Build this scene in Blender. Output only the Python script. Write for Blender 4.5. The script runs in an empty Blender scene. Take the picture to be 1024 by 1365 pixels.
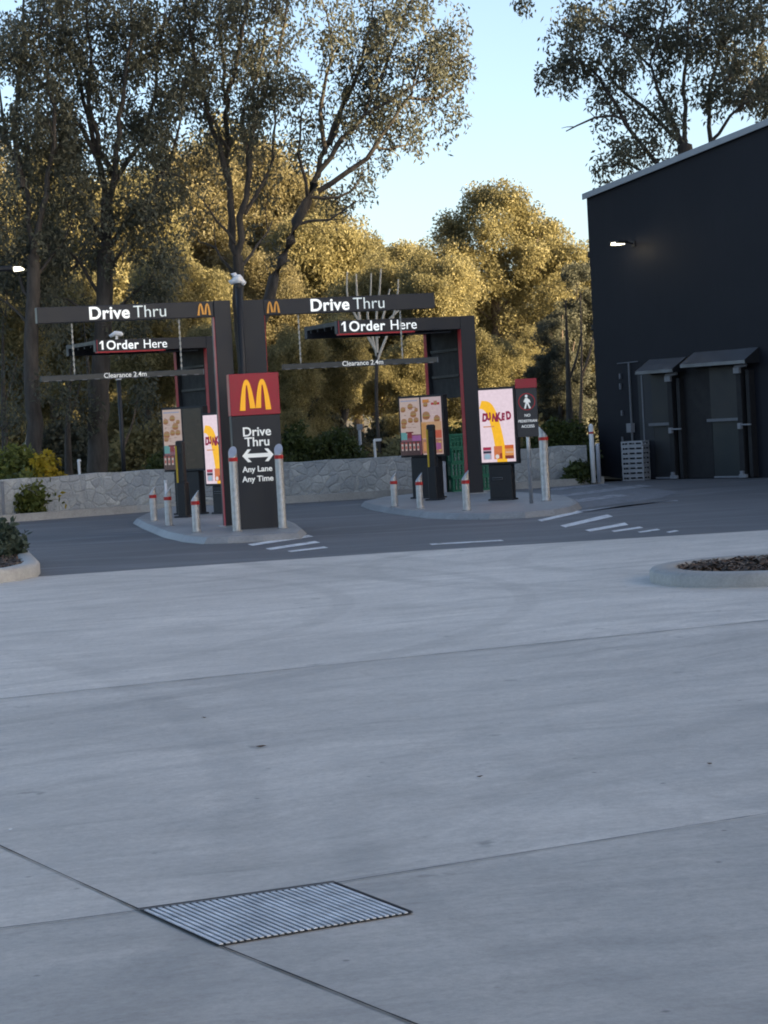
import bpy, math, random
import numpy as np
from mathutils import Vector, Matrix

R = math.radians
scene = bpy.context.scene
col = scene.collection

# ------------------------------------------------------------------ camera
F, ROLL, HOR, CAMH = 3036.0, R(3.1), 122.0, 1.6       # surveyed from the photograph (1024 x 1365)
PITCH = math.atan(HOR / F)
cam_d = bpy.data.cameras.new("camera")
cam = bpy.data.objects.new("camera", cam_d); col.objects.link(cam)
cam_d.sensor_fit = 'HORIZONTAL'; cam_d.sensor_width = 36; cam_d.lens = F / 1024 * 36
cam_d.clip_end = 3000; cam_d.clip_start = .1
cam.matrix_world = (Matrix.Translation((0, 0, CAMH)) @ Matrix.Rotation(R(90) - PITCH, 4, 'X')
                    @ Matrix.Rotation(-ROLL, 4, 'Z'))
scene.camera = cam
scene.render.resolution_x, scene.render.resolution_y = 768, 1024

# ------------------------------------------------------------------ light
SUN_AZ, SUN_EL = R(114), R(10.5)          # azimuth clockwise from +Y (the viewing direction)
world = bpy.data.worlds.new("World"); scene.world = world
world.use_nodes = True
nt = world.node_tree; nt.nodes.clear()
wo = nt.nodes.new('ShaderNodeOutputWorld'); bg = nt.nodes.new('ShaderNodeBackground')
sk = nt.nodes.new('ShaderNodeTexSky')
sk.sky_type = 'NISHITA'; sk.sun_disc = False
sk.sun_elevation = SUN_EL; sk.sun_rotation = SUN_AZ
sk.air_density = .65; sk.dust_density = 2.3; sk.ozone_density = .5; sk.altitude = 200
bg.inputs[1].default_value = .108
nt.links.new(sk.outputs[0], bg.inputs[0]); nt.links.new(bg.outputs[0], wo.inputs[0])
sd = bpy.data.lights.new("sun", 'SUN'); sd.energy = 5.0; sd.angle = R(.5); sd.color = (1, .78, .48)
sun = bpy.data.objects.new("sun", sd); col.objects.link(sun)
sdir = Vector((math.sin(SUN_AZ) * math.cos(SUN_EL), math.cos(SUN_AZ) * math.cos(SUN_EL), math.sin(SUN_EL)))
sun.rotation_euler = sdir.to_track_quat('Z', 'Y').to_euler(); sun.location = sdir * 60
vs = scene.view_settings
vs.view_transform = 'Standard'; vs.look = 'None'; vs.gamma = 1; vs.use_curve_mapping = False
vs.exposure = 1.9
scene.render.engine = 'CYCLES'
scene.cycles.filter_width = 1.9
scene.cycles.max_bounces = 6; scene.cycles.transparent_max_bounces = 8

# ------------------------------------------------------------------ survey helpers
_ca, _sa = math.cos(ROLL), math.sin(ROLL)
def ray(px, py):
    x, y = px - 512, 682.5 - py
    xr, yr = x * _ca + y * _sa, -x * _sa + y * _ca
    return (xr, F * math.cos(PITCH) + yr * math.sin(PITCH), -F * math.sin(PITCH) + yr * math.cos(PITCH))
def G(px, py, z=0.0):                    # point of the photograph on the level z
    d = ray(px, py); t = (z - CAMH) / d[2]
    return Vector((d[0] * t, d[1] * t, z))
def P(px, py, Y):                        # point of the photograph at distance Y
    d = ray(px, py); t = Y / d[1]
    return Vector((d[0] * t, Y, CAMH + d[2] * t))

# ------------------------------------------------------------------ object helpers
def link(name, me, mats, parent=None):
    o = bpy.data.objects.new(name, me); col.objects.link(o)
    for m in (mats if isinstance(mats, (list, tuple)) else [mats]):
        me.materials.append(m)
    if parent: o.parent = parent
    return o
def tag(o, label=None, cat=None, group=None, kind=None):
    if label: o['label'] = label
    if cat: o['category'] = cat
    if group: o['group'] = group
    if kind: o['kind'] = kind
    return o
def thing(name, loc, rz, label, cat, group=None):
    o = bpy.data.objects.new(name, None); col.objects.link(o)
    o.empty_display_size = .2
    o.location = loc; o.rotation_euler = (0, 0, rz)
    return tag(o, label, cat, group)
def copy_tree(o, parent=None):
    c = o.copy(); col.objects.link(c)
    if parent: c.parent = parent
    for ch in o.children: copy_tree(ch, c)
    return c

class MB:
    def __init__(s): s.v = []; s.f = []; s.m = []
    def add(s, vs_, fs, mi=0):
        b = len(s.v); s.v += [tuple(v) for v in vs_]
        s.f += [tuple(i + b for i in f) for f in fs]; s.m += [mi] * len(fs)
        return s
    def box(s, x0, x1, y0, y1, z0, z1, mi=0, M=None):
        v = [(x, y, z) for z in (z0, z1) for y in (y0, y1) for x in (x0, x1)]
        if M: v = [tuple(M @ Vector(p)) for p in v]
        return s.add(v, [(0, 2, 3, 1), (4, 5, 7, 6), (0, 1, 5, 4), (2, 6, 7, 3), (0, 4, 6, 2), (1, 3, 7, 5)], mi)
    def bbox(s, x0, x1, y0, y1, z0, z1, b=.01, mi=0):          # box with bevelled vertical and top edges
        def ring(i, z):
            return [(x0 + i + b, y0 + i, z), (x1 - i - b, y0 + i, z), (x1 - i, y0 + i + b, z), (x1 - i, y1 - i - b, z),
                    (x1 - i - b, y1 - i, z), (x0 + i + b, y1 - i, z), (x0 + i, y1 - i - b, z), (x0 + i, y0 + i + b, z)]
        v = ring(b, z0) + ring(0, z0 + b) + ring(0, z1 - b) + ring(b, z1)
        f = [tuple(range(7, -1, -1)), tuple(range(24, 32))]
        for k in range(3):
            for i in range(8):
                j = (i + 1) % 8
                f.append((k * 8 + i, k * 8 + j, k * 8 + 8 + j, k * 8 + 8 + i))
        return s.add(v, f, mi)
    def tube(s, pts, r, n=8, mi=0, cap=True):
        pts = [Vector(p) for p in pts]
        rs = r if isinstance(r, (list, tuple)) else [r] * len(pts)
        v = []; f = []
        for i, p in enumerate(pts):
            t = (pts[min(i + 1, len(pts) - 1)] - pts[max(i - 1, 0)]).normalized()
            a = t.cross(Vector((0, 0, 1)) if abs(t.z) < .9 else Vector((1, 0, 0))).normalized(); b = t.cross(a)
            for k in range(n):
                w = 2 * math.pi * k / n
                v.append(p + (a * math.cos(w) + b * math.sin(w)) * rs[i])
        for i in range(len(pts) - 1):
            for k in range(n):
                k2 = (k + 1) % n
                f.append((i * n + k, i * n + k2, i * n + n + k2, i * n + n + k))
        if cap:
            f.append(tuple(range(n - 1, -1, -1))); f.append(tuple(range((len(pts) - 1) * n, len(pts) * n)))
        return s.add(v, f, mi)
    def prism(s, poly, z0, z1, mi=0, inset=0.0):
        n = len(poly); c = sum((Vector((p[0], p[1])) for p in poly), Vector((0, 0))) / n
        top = [Vector((p[0], p[1])) for p in poly]
        if inset:
            top = [p + (c - p).normalized() * inset for p in top]
        v = [(p[0], p[1], z0) for p in poly] + [(p[0], p[1], z1) for p in top]
        f = [tuple(range(n - 1, -1, -1)), tuple(range(n, 2 * n))]
        for i in range(n):
            j = (i + 1) % n; f.append((i, j, n + j, n + i))
        return s.add(v, f, mi)
    def flat(s, poly, y, mi=0):            # polygon in the local xz plane facing -y
        return s.add([(p[0], y, p[1]) for p in poly], [tuple(range(len(poly)))], mi)
    def sheet(s, poly, z, mi=0):
        return s.add([(p[0], p[1], z) for p in poly], [tuple(range(len(poly)))], mi)
    def build(s, name, mats, parent=None, smooth=False):
        me = bpy.data.meshes.new(name); me.from_pydata(s.v, [], s.f)
        me.polygons.foreach_set('material_index', s.m)
        if smooth: me.polygons.foreach_set('use_smooth', [True] * len(s.f))
        me.update()
        return link(name, me, mats, parent)

def text(name, body, size, mat, parent, loc, bold=0.0, extrude=.006, align='LEFT', sx=1.0, rot=(R(90), 0, 0), shear=0, spacing=1.0):
    cu = bpy.data.curves.new(name, 'FONT')
    cu.body = body; cu.size = size; cu.extrude = extrude; cu.offset = bold; cu.align_x = align
    cu.space_character = spacing; cu.shear = shear
    to = bpy.data.objects.new(name, cu); col.objects.link(to)
    dg = bpy.context.evaluated_depsgraph_get(); dg.update()
    me = bpy.data.meshes.new_from_object(to.evaluated_get(dg))
    bpy.data.objects.remove(to); bpy.data.curves.remove(cu)
    me.materials.clear()
    o = link(name, me, mat, parent)
    o.location = loc; o.rotation_euler = rot; o.scale = (sx, 1, 1)
    return o

def arches(mb, x0, x1, z0, z1, y, t, depth=.012, mi=0, n=22):
    w = (x1 - x0) / 4; H = z1 - z0
    for c in (x0 + w, x1 - w):
        outer, inner = [], []
        for i in range(n + 1):
            u = -math.cos(math.pi * i / n)
            q = 1 - abs(u) ** 2.3
            foot = 0.0
            if (c < (x0 + x1) / 2 and u > .6) or (c > (x0 + x1) / 2 and u < -.6): foot = H * .06
            outer.append((c + u * w, z0 + max(H * q, foot)))
            inner.append((c + u * (w - t), z0 + max((H - t * .95) * q, foot)))
        for i in range(n):
            a, b, c2, d = outer[i], outer[i + 1], inner[i + 1], inner[i]
            v = [(p[0], yy, p[1]) for yy in (y - depth, y) for p in (a, b, c2, d)]
            mb.add(v, [(0, 1, 2, 3), (0, 4, 5, 1), (2, 6, 7, 3)], mi)

# ------------------------------------------------------------------ materials
def new_mat(name):
    m = bpy.data.materials.new(name); m.use_nodes = True
    n = m.node_tree.nodes; l = m.node_tree.links
    b = n['Principled BSDF']
    return m, n, l, b
def noise(n, l, scale, detail=4, rough=.6, vec=None, dim='3D'):
    t = n.new('ShaderNodeTexNoise'); t.inputs['Scale'].default_value = scale
    t.inputs['Detail'].default_value = detail; t.inputs['Roughness'].default_value = rough
    if vec is not None: l.new(vec, t.inputs['Vector'])
    return t.outputs['Fac']
def ramp(n, l, fac, stops):
    r = n.new('ShaderNodeValToRGB'); e = r.color_ramp.elements
    while len(e) < len(stops): e.new(.5)
    for k, (p, c) in enumerate(stops):
        e[k].position = p; e[k].color = (*c, 1) if len(c) == 3 else c
    l.new(fac, r.inputs[0]); return r.outputs[0]
def g3(v): return (v, v, v)
def math_(n, l, op, a, b=None):
    m = n.new('ShaderNodeMath'); m.operation = op
    for i, x in enumerate((a, b)):
        if x is None: continue
        if isinstance(x, (int, float)): m.inputs[i].default_value = x
        else: l.new(x, m.inputs[i])
    return m.outputs[0]
def mixc(n, l, fac, a, b, mode='MIX'):
    m = n.new('ShaderNodeMix'); m.data_type = 'RGBA'; m.blend_type = mode
    for sock, x in ((m.inputs[0], fac), (m.inputs[6], a), (m.inputs[7], b)):
        if isinstance(x, (int, float)): sock.default_value = x
        elif isinstance(x, tuple): sock.default_value = (*x, 1)
        else: l.new(x, sock)
    return m.outputs[2]
def objvec(n, l, scale=(1, 1, 1), rot=(0, 0, 0), warp=0):
    tc = n.new('ShaderNodeTexCoord'); mp = n.new('ShaderNodeMapping'); m2 = n.new('ShaderNodeMapping')
    m2.inputs['Rotation'].default_value = rot; mp.inputs['Scale'].default_value = scale       # turn first, then stretch
    src = tc.outputs['Object']
    if warp:
        wn = n.new('ShaderNodeTexNoise'); wn.inputs['Scale'].default_value = .35; wn.inputs['Detail'].default_value = 2
        l.new(src, wn.inputs['Vector']); vm = n.new('ShaderNodeVectorMath'); vm.operation = 'MULTIPLY_ADD'
        l.new(wn.outputs['Color'], vm.inputs[0]); vm.inputs[1].default_value = (warp, warp, 0); l.new(src, vm.inputs[2]); src = vm.outputs[0]
    l.new(src, m2.inputs[0]); l.new(m2.outputs[0], mp.inputs[0]); return mp.outputs[0]
def bump(n, l, b, h, strength=.3, dist=.01):
    k = n.new('ShaderNodeBump'); k.inputs['Strength'].default_value = strength; k.inputs['Distance'].default_value = dist
    l.new(h, k.inputs['Height']); l.new(k.outputs[0], b.inputs['Normal'])

def painted(name, c, rough=.45, var=.12, scale=6, metallic=0, spec=.5):
    m, n, l, b = new_mat(name)
    f = noise(n, l, scale, 5, .65, objvec(n, l))
    c0 = tuple(x * (1 - var) for x in c); c1 = tuple(min(1, x * (1 + var)) for x in c)
    l.new(ramp(n, l, f, [(.3, c0), (.7, c1)]), b.inputs['Base Color'])
    l.new(ramp(n, l, f, [(.3, g3(max(.05, rough - .08))), (.7, g3(min(1, rough + .1)))]), b.inputs['Roughness'])
    b.inputs['Metallic'].default_value = metallic; b.inputs['Specular IOR Level'].default_value = spec
    return m
def glow(name, c, s):
    m, n, l, b = new_mat(name)
    b.inputs['Base Color'].default_value = (*c, 1)
    b.inputs['Emission Color'].default_value = (*c, 1); b.inputs['Emission Strength'].default_value = s
    b.inputs['Roughness'].default_value = .5
    return m

M = {}
M['charcoal'] = painted('charcoal paint', (.011, .014, .022), .5, .15, 3)
M['black'] = painted('black metal', (.010, .011, .014), .55, .2, 5)
M['deep'] = painted('dark lining', (.006, .006, .008), .7, .2, 5)
M['red'] = painted('red paint', (.46, .014, .028), .45, .1)
M['red_sign'] = painted('red sign panel', (.34, .012, .030), .4, .08)
M['gold'] = glow('golden yellow letters', (.90, .42, .015), .10)
M['gold_dim'] = glow('golden trim', (.62, .29, .05), .05)
M['white'] = glow('white sign letters', (.86, .88, .86), .06)
M['white_lit'] = glow('lit white letters', (.9, .93, .92), .16)
M['white_thin'] = glow('thin lit letters', (.78, .86, .86), .07)
M['white_paint'] = painted('white plastic', (.74, .75, .77), .4, .05)
M['galv'] = painted('galvanised steel', (.46, .48, .51), .38, .22, 14, .75)
M['galv_cap'] = painted('cut cap', (.42, .45, .52), .45, .1, 10, .4)
M['band'] = painted('red reflective band', (.42, .012, .014), .35, .05)
M['grey_sign'] = painted('dark grey sign', (.030, .033, .040), .5, .1)
M['yellow'] = painted('yellow strip', (.55, .36, .02), .5, .08)
M['bar_grey'] = painted('grey bar', (.035, .042, .045), .5, .2, 4)
M['chain'] = painted('chain steel', (.30, .31, .31), .5, .2, 30, .6)
M['wood_dark'] = painted('mulch bed', (.035, .028, .024), .9, .5, 25)
M['green_crate'] = painted('green plastic crate', (.010, .16, .085), .45, .15, 4)
M['grey_crate'] = painted('grey plastic tray', (.27, .285, .31), .5, .12, 5)
M['door'] = painted('grey door sheet', (.014, .015, .018), .5, .15, 2)
M['door_green'] = painted('lower door sheet', (.0085, .0135, .016), .5, .15, 2)
M['awning'] = painted('zinc awning', (.16, .17, .19), .36, .15, 4, .6)
M['fascia'] = painted('pale metal capping', (.30, .33, .36), .5, .1, 3)
M['fitting'] = painted('grey fitting', (.20, .21, .235), .5, .15, 20)
M['conduit'] = painted('pale conduit', (.12, .13, .15), .5, .15, 20)
M['lamp'] = glow('lamp glass', (1, .90, .66), 1.1)
M['asphalt_edge'] = painted('dark joint filler', (.022, .022, .024), .9, .3, 30)
M['stripe'] = None

def concrete_mat(name, base, pits=True, marks=True):
    m, n, l, b = new_mat(name)
    v = objvec(n, l)
    big = noise(n, l, .35, 5, .6, v)
    mid = noise(n, l, 2.2, 6, .7, v)
    fine = noise(n, l, 55, 3, .7, v)
    vs1 = objvec(n, l, (.30, 2.6, 1), (0, 0, R(-24)), 1.2)
    st = noise(n, l, 1.6, 7, .75, vs1)
    vs2 = objvec(n, l, (.35, 4.5, 1), (0, 0, R(-50)), 1.6)
    st2 = noise(n, l, .9, 6, .75, vs2)
    vs3 = objvec(n, l, (.16, 2.0, 1), (0, 0, R(-14)), 1.6)
    st3 = noise(n, l, 1.5, 6, .8, vs3)
    c = ramp(n, l, big, [(.3, tuple(x * .84 for x in base)), (.72, tuple(x * 1.1 for x in base))])
    c = mixc(n, l, .8, c, ramp(n, l, mid, [(.3, g3(.80)), (.7, g3(1.08))]), 'MULTIPLY')
    if marks:
        c = mixc(n, l, .9, c, ramp(n, l, st, [(.28, g3(.76)), (.5, g3(1.0)), (.72, g3(1.08))]), 'MULTIPLY')
        c = mixc(n, l, .6, c, ramp(n, l, st2, [(.25, g3(.8)), (.5, g3(1.0)), (.75, g3(1.1))]), 'MULTIPLY')
        c = mixc(n, l, .5, c, ramp(n, l, st3, [(.33, g3(.50)), (.42, g3(.92)), (.58, g3(1.03)), (.72, g3(1.15))]), 'MULTIPLY')
    c = mixc(n, l, .7, c, ramp(n, l, fine, [(.25, g3(.84)), (.75, g3(1.1))]), 'MULTIPLY')
    if pits:                                # small dark pits and stuck grit
        vo = n.new('ShaderNodeTexVoronoi'); vo.inputs['Scale'].default_value = 5.2
        l.new(objvec(n, l, (1, 1, 1)), vo.inputs['Vector'])
        pit = ramp(n, l, vo.outputs['Distance'], [(.03, g3(.36)), (.085, g3(1))])
        rnd = ramp(n, l, vo.outputs['Color'], [(.5, g3(0)), (.56, g3(1))])
        c = mixc(n, l, rnd, c, mixc(n, l, 1.0, c, pit, 'MULTIPLY'))
        v2 = n.new('ShaderNodeTexVoronoi'); v2.inputs['Scale'].default_value = 2.1
        wv = n.new('ShaderNodeMixRGB'); wv.blend_type = 'ADD'; wv.inputs[0].default_value = .25
        wn = n.new('ShaderNodeTexNoise'); wn.inputs['Scale'].default_value = 9; l.new(v, wn.inputs['Vector'])
        l.new(v, wv.inputs[1]); l.new(wn.outputs['Color'], wv.inputs[2]); l.new(wv.outputs[0], v2.inputs['Vector'])
        spot = ramp(n, l, v2.outputs['Distance'], [(.05, g3(.55)), (.14, g3(1))])
        c = mixc(n, l, ramp(n, l, v2.outputs['Color'], [(.62, g3(0)), (.66, g3(1))]), c, mixc(n, l, 1.0, c, spot, 'MULTIPLY'))
        v3 = n.new('ShaderNodeTexVoronoi'); v3.inputs['Scale'].default_value = 3.3; l.new(v, v3.inputs['Vector'])
        ws = ramp(n, l, v3.outputs['Distance'], [(.025, g3(.7)), (.04, g3(0))])
        c = mixc(n, l, mixc(n, l, 1.0, ws, ramp(n, l, v3.outputs['Color'], [(.72, g3(0)), (.75, g3(1))]), 'MULTIPLY'), c, tuple(min(1, x * 1.5) for x in base))
        for sc_, lo, hi, k in ((.8, .50, .66, .6), (2.6, .54, .70, .55), (.3, .48, .64, .42), (9, .58, .72, .6)):   # blotchy stains and wear
            sn = noise(n, l, sc_, 8, .8, objvec(n, l, (1.4, .6, 1), (0, 0, .6 + sc_)))
            c = mixc(n, l, ramp(n, l, sn, [(lo, g3(0)), (hi, g3(k))]), c, tuple(x * .60 for x in base))
        gr_ = noise(n, l, 22, 6, .85, v)
        c = mixc(n, l, .9, c, ramp(n, l, gr_, [(.3, g3(.80)), (.5, g3(1.0)), (.7, g3(1.16))]), 'MULTIPLY')
    if marks:                               # faint curved tyre scuffs
        geo = n.new('ShaderNodeTexCoord'); sep = n.new('ShaderNodeSeparateXYZ'); l.new(geo.outputs['Object'], sep.inputs[0])
        for (cx, cy, r, wd, k) in ((-8, 20, 9.2, .13, .24), (-8, 20, 7.6, .13, .22), (9, 12, 8.6, .10, .10), (9, 12, 8.25, .05, .08),
                                   (12, 30, 14, .16, .24), (12, 30, 12.4, .16, .22), (-14, 36, 17, .15, .22), (6, 24.5, 4.6, .16, .24), (6, 24.5, 6.2, .16, .22), (5, 9, 5.2, .12, .16), (-20, 8, 19.4, .14, .18), (-20, 8, 18, .14, .16), (14, 2, 15.5, .13, .16)):
            dx = math_(n, l, 'SUBTRACT', sep.outputs[0], cx); dy = math_(n, l, 'SUBTRACT', sep.outputs[1], cy)
            d = math_(n, l, 'SQRT', math_(n, l, 'ADD', math_(n, l, 'MULTIPLY', dx, dx), math_(n, l, 'MULTIPLY', dy, dy)))
            a = math_(n, l, 'ABSOLUTE', math_(n, l, 'SUBTRACT', d, r))
            w = ramp(n, l, math_(n, l, 'DIVIDE', a, wd), [(.6, g3(k)), (1.0, g3(0))])
            w = mixc(n, l, 1.0, w, ramp(n, l, st2, [(.35, g3(.2)), (.6, g3(1))]), 'MULTIPLY')
            c = mixc(n, l, w, c, tuple(x * .3 for x in base))
    if marks:                               # darkening towards the camera put into the colour, stepped at the sawn joints
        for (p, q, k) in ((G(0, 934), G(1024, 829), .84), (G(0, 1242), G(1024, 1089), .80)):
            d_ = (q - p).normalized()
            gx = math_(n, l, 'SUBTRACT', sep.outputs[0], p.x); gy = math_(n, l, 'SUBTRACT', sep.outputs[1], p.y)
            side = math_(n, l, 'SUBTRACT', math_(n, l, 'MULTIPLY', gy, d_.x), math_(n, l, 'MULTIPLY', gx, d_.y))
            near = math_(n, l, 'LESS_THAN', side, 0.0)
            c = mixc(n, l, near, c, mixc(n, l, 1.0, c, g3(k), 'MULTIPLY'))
    l.new(c, b.inputs['Base Color'])
    l.new(ramp(n, l, mid, [(.3, g3(.46)), (.7, g3(.62))]), b.inputs['Roughness'])
    b.inputs['Specular IOR Level'].default_value = .55
    h = math_(n, l, 'ADD', fine, math_(n, l, 'MULTIPLY', st, 1.5))
    bump(n, l, b, h, .25, .006)
    return m
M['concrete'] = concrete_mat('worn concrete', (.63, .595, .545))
M['kerb'] = concrete_mat('pale kerb concrete', (.42, .41, .39), True, False)
M['kerb_dark'] = concrete_mat('grey kerb concrete', (.34, .335, .32), True, False)
M['island'] = concrete_mat('island paving', (.29, .295, .30), True, False)

def asphalt_mat():
    m, n, l, b = new_mat('asphalt')
    v = objvec(n, l)
    big = noise(n, l, .25, 5, .6, v)
    st = noise(n, l, 1.0, 6, .7, objvec(n, l, (.22, 1.7, 1), (0, 0, R(-6)), 2.5))
    fine = noise(n, l, 60, 3, .7, v)
    c = ramp(n, l, big, [(.3, (.085, .087, .094)), (.7, (.125, .128, .136))])
    c = mixc(n, l, ramp(n, l, st, [(.5, g3(0)), (.68, g3(.6))]), c, (.22, .225, .235))
    c = mixc(n, l, ramp(n, l, st, [(.28, g3(.6)), (.42, g3(0))]), c, (.045, .046, .052))
    c = mixc(n, l, .8, c, ramp(n, l, fine, [(.25, g3(.7)), (.75, g3(1.3))]), 'MULTIPLY')
    l.new(c, b.inputs['Base Color']); b.inputs['Roughness'].default_value = .62
    bump(n, l, b, fine, .5, .008)
    return m
M['asphalt'] = asphalt_mat()
def stripe_mat(name='worn road paint', lo=.35, hi=.5, c=(.70, .72, .74)):
    m, n, l, b = new_mat(name)
    f = noise(n, l, 5, 8, .8, objvec(n, l))
    l.new(ramp(n, l, f, [(lo, (.12, .125, .135)), (hi, c)]), b.inputs['Base Color'])
    b.inputs['Roughness'].default_value = .7
    return m
M['stripe'] = stripe_mat()
M['stripe_faded'] = stripe_mat('faded road paint', .42, .62, (.46, .48, .52))
def ground_mat():
    m, n, l, b = new_mat('leaf litter ground')
    a = noise(n, l, .15, 6, .7, objvec(n, l)); f = noise(n, l, 9, 5, .7, objvec(n, l))
    c = ramp(n, l, a, [(.35, (.05, .045, .028)), (.5, (.11, .085, .045)), (.65, (.19, .145, .07))])
    c = mixc(n, l, .8, c, ramp(n, l, f, [(.3, g3(.5)), (.7, g3(1.3))]), 'MULTIPLY')
    l.new(c, b.inputs['Base Color']); b.inputs['Roughness'].default_value = .95
    return m
M['ground'] = ground_mat()
def stone_mat():
    m, n, l, b = new_mat('random stone walling')
    v = objvec(n, l, (1, 1, 1.05))
    wob = noise(n, l, 3, 3, .5, v)
    vv = n.new('ShaderNodeMixRGB'); vv.blend_type = 'ADD'; vv.inputs[0].default_value = .12
    l.new(v, vv.inputs[1])
    wc = n.new('ShaderNodeTexNoise'); wc.inputs['Scale'].default_value = 3; l.new(v, wc.inputs['Vector'])
    l.new(wc.outputs['Color'], vv.inputs[2])
    def vor(feature):
        t = n.new('ShaderNodeTexVoronoi'); t.feature = feature; t.inputs['Scale'].default_value = 4.8
        t.inputs['Randomness'].default_value = 1; l.new(vv.outputs[0], t.inputs['Vector']); return t
    ed = vor('DISTANCE_TO_EDGE'); ce = vor('F1')
    sep = n.new('ShaderNodeSeparateColor'); l.new(ce.outputs['Color'], sep.inputs[0])
    stone = ramp(n, l, sep.outputs[0], [(.0, (.34, .36, .38)), (.45, (.39, .41, .42)), (.75, (.42, .435, .44)), (1, (.54, .555, .55))])
    sp = noise(n, l, 26, 4, .7, v)
    stone = mixc(n, l, .8, stone, ramp(n, l, sp, [(.3, g3(.7)), (.7, g3(1.2))]), 'MULTIPLY')
    e = ramp(n, l, ed.outputs['Distance'], [(.01, g3(1)), (.055, g3(0))])
    c = mixc(n, l, math_(n, l, 'MULTIPLY', e, .5), stone, (.33, .345, .35))
    st = noise(n, l, .8, 5, .7, v)
    c = mixc(n, l, .8, c, ramp(n, l, st, [(.3, g3(.72)), (.7, g3(1.12))]), 'MULTIPLY')
    l.new(c, b.inputs['Base Color']); b.inputs['Roughness'].default_value = .85
    h = ramp(n, l, ed.outputs['Distance'], [(.0, g3(0)), (.12, g3(1))])
    bump(n, l, b, h, .5, .03)
    return m
M['stone'] = stone_mat()
def cladding_mat():
    m, n, l, b = new_mat('dark wall cladding')
    v = objvec(n, l)
    f = noise(n, l, .5, 5, .6, v); f2 = noise(n, l, 7, 5, .7, objvec(n, l, (1, 1, .15)))
    c = ramp(n, l, f, [(.3, (.0085, .010, .0160)), (.7, (.0125, .0140, .0210))])
    c = mixc(n, l, .6, c, ramp(n, l, f2, [(.3, g3(.85)), (.7, g3(1.12))]), 'MULTIPLY')
    l.new(c, b.inputs['Base Color']); b.inputs['Roughness'].default_value = .62
    b.inputs['Specular IOR Level'].default_value = .25
    return m
M['cladding'] = cladding_mat()
def bark_mat(name, a, c2):
    m, n, l, b = new_mat(name)
    f = noise(n, l, 4, 6, .7, objvec(n, l, (2.5, 2.5, .5)))
    l.new(ramp(n, l, f, [(.3, a), (.5, tuple((x + y) / 2 for x, y in zip(a, c2))), (.7, c2)]), b.inputs['Base Color'])
    b.inputs['Roughness'].default_value = .9
    bump(n, l, b, f, .6, .03)
    return m
M['bark'] = bark_mat('dark bark', (.030, .026, .024), (.085, .075, .066))
M['bark_warm'] = bark_mat('warm bark', (.07, .055, .045), (.20, .155, .12))
M['bark_white'] = bark_mat('bleached wood', (.55, .49, .41), (.78, .72, .62))
def leaf_mat(name, c0, c1, trans=.35):
    m, n, l, b = new_mat(name)
    geo = n.new('ShaderNodeNewGeometry')
    at = n.new('ShaderNodeAttribute'); at.attribute_name = 'tint'
    f = math_(n, l, 'ADD', math_(n, l, 'MULTIPLY', geo.outputs['Random Per Island'], .5), math_(n, l, 'MULTIPLY', at.outputs['Fac'], .5))
    c = ramp(n, l, f, [(.15, c0), (.85, c1)])
    l.new(c, b.inputs['Base Color']); b.inputs['Roughness'].default_value = .55
    b.inputs['Specular IOR Level'].default_value = .3
    tr = n.new('ShaderNodeBsdfTranslucent'); l.new(c, tr.inputs[0])
    mx = n.new('ShaderNodeMixShader'); mx.inputs[0].default_value = trans
    out = n['Material Output']
    l.new(b.outputs[0], mx.inputs[1]); l.new(tr.outputs[0], mx.inputs[2]); l.new(mx.outputs[0], out.inputs[0])
    return m
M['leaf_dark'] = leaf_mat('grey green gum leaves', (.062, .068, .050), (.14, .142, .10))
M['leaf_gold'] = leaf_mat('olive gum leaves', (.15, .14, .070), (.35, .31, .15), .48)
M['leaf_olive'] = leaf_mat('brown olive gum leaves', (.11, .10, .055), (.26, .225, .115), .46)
M['leaf_green'] = leaf_mat('green shrub leaves', (.030, .045, .014), (.085, .105, .030))
M['leaf_bright'] = leaf_mat('bright green wattle leaves', (.075, .095, .022), (.19, .21, .055), .45)
M['leaf_sunlit'] = leaf_mat('leaves in painted sun yellow', (.26, .20, .02), (.55, .40, .035))  # low sun on the left shrub is put into the leaf colour
M['leaf_blue'] = leaf_mat('blue green shrub leaves', (.040, .060, .042), (.12, .15, .11))

# ------------------------------------------------------------------ display content
def screen_mat():
    m, n, l, b = new_mat('display picture')
    at = n.new('ShaderNodeAttribute'); at.attribute_name = 'Col'
    f = noise(n, l, 18, 3, .7, objvec(n, l))
    c = mixc(n, l, .5, at.outputs['Color'], ramp(n, l, f, [(.3, g3(.8)), (.7, g3(1.12))]), 'MULTIPLY')
    l.new(c, b.inputs['Emission Color']); b.inputs['Emission Strength'].default_value = .21
    b.inputs['Base Color'].default_value = (.01, .01, .01, 1); b.inputs['Roughness'].default_value = .25
    return m
M['screen'] = screen_mat()
def picture(name, polys, parent, loc, mat=None):
    vs_, fs, cs = [], [], []
    for k, (poly, c) in enumerate(polys):
        b = len(vs_); vs_ += [(p[0], -.0006 * k, p[1]) for p in poly]
        fs.append(tuple(range(b, b + len(poly)))); cs += [(*c, 1)] * len(poly)
    me = bpy.data.meshes.new(name); me.from_pydata(vs_, [], fs)
    a = me.color_attributes.new('Col', 'FLOAT_COLOR', 'CORNER')
    a.data.foreach_set('color', np.array(cs, dtype=np.float32).ravel())
    o = link(name, me, mat or M['screen'], parent); o.location = loc
    return o
def rect(x0, x1, z0, z1): return [(x0, z0), (x1, z0), (x1, z1), (x0, z1)]
def ell(cx, cz, rx, rz, n=14, a0=0, a1=2 * math.pi):
    return [(cx + rx * math.cos(a0 + (a1 - a0) * i / n), cz + rz * math.sin(a0 + (a1 - a0) * i / n)) for i in range(n + (0 if a1 - a0 > 6.2 else 1))]

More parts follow.
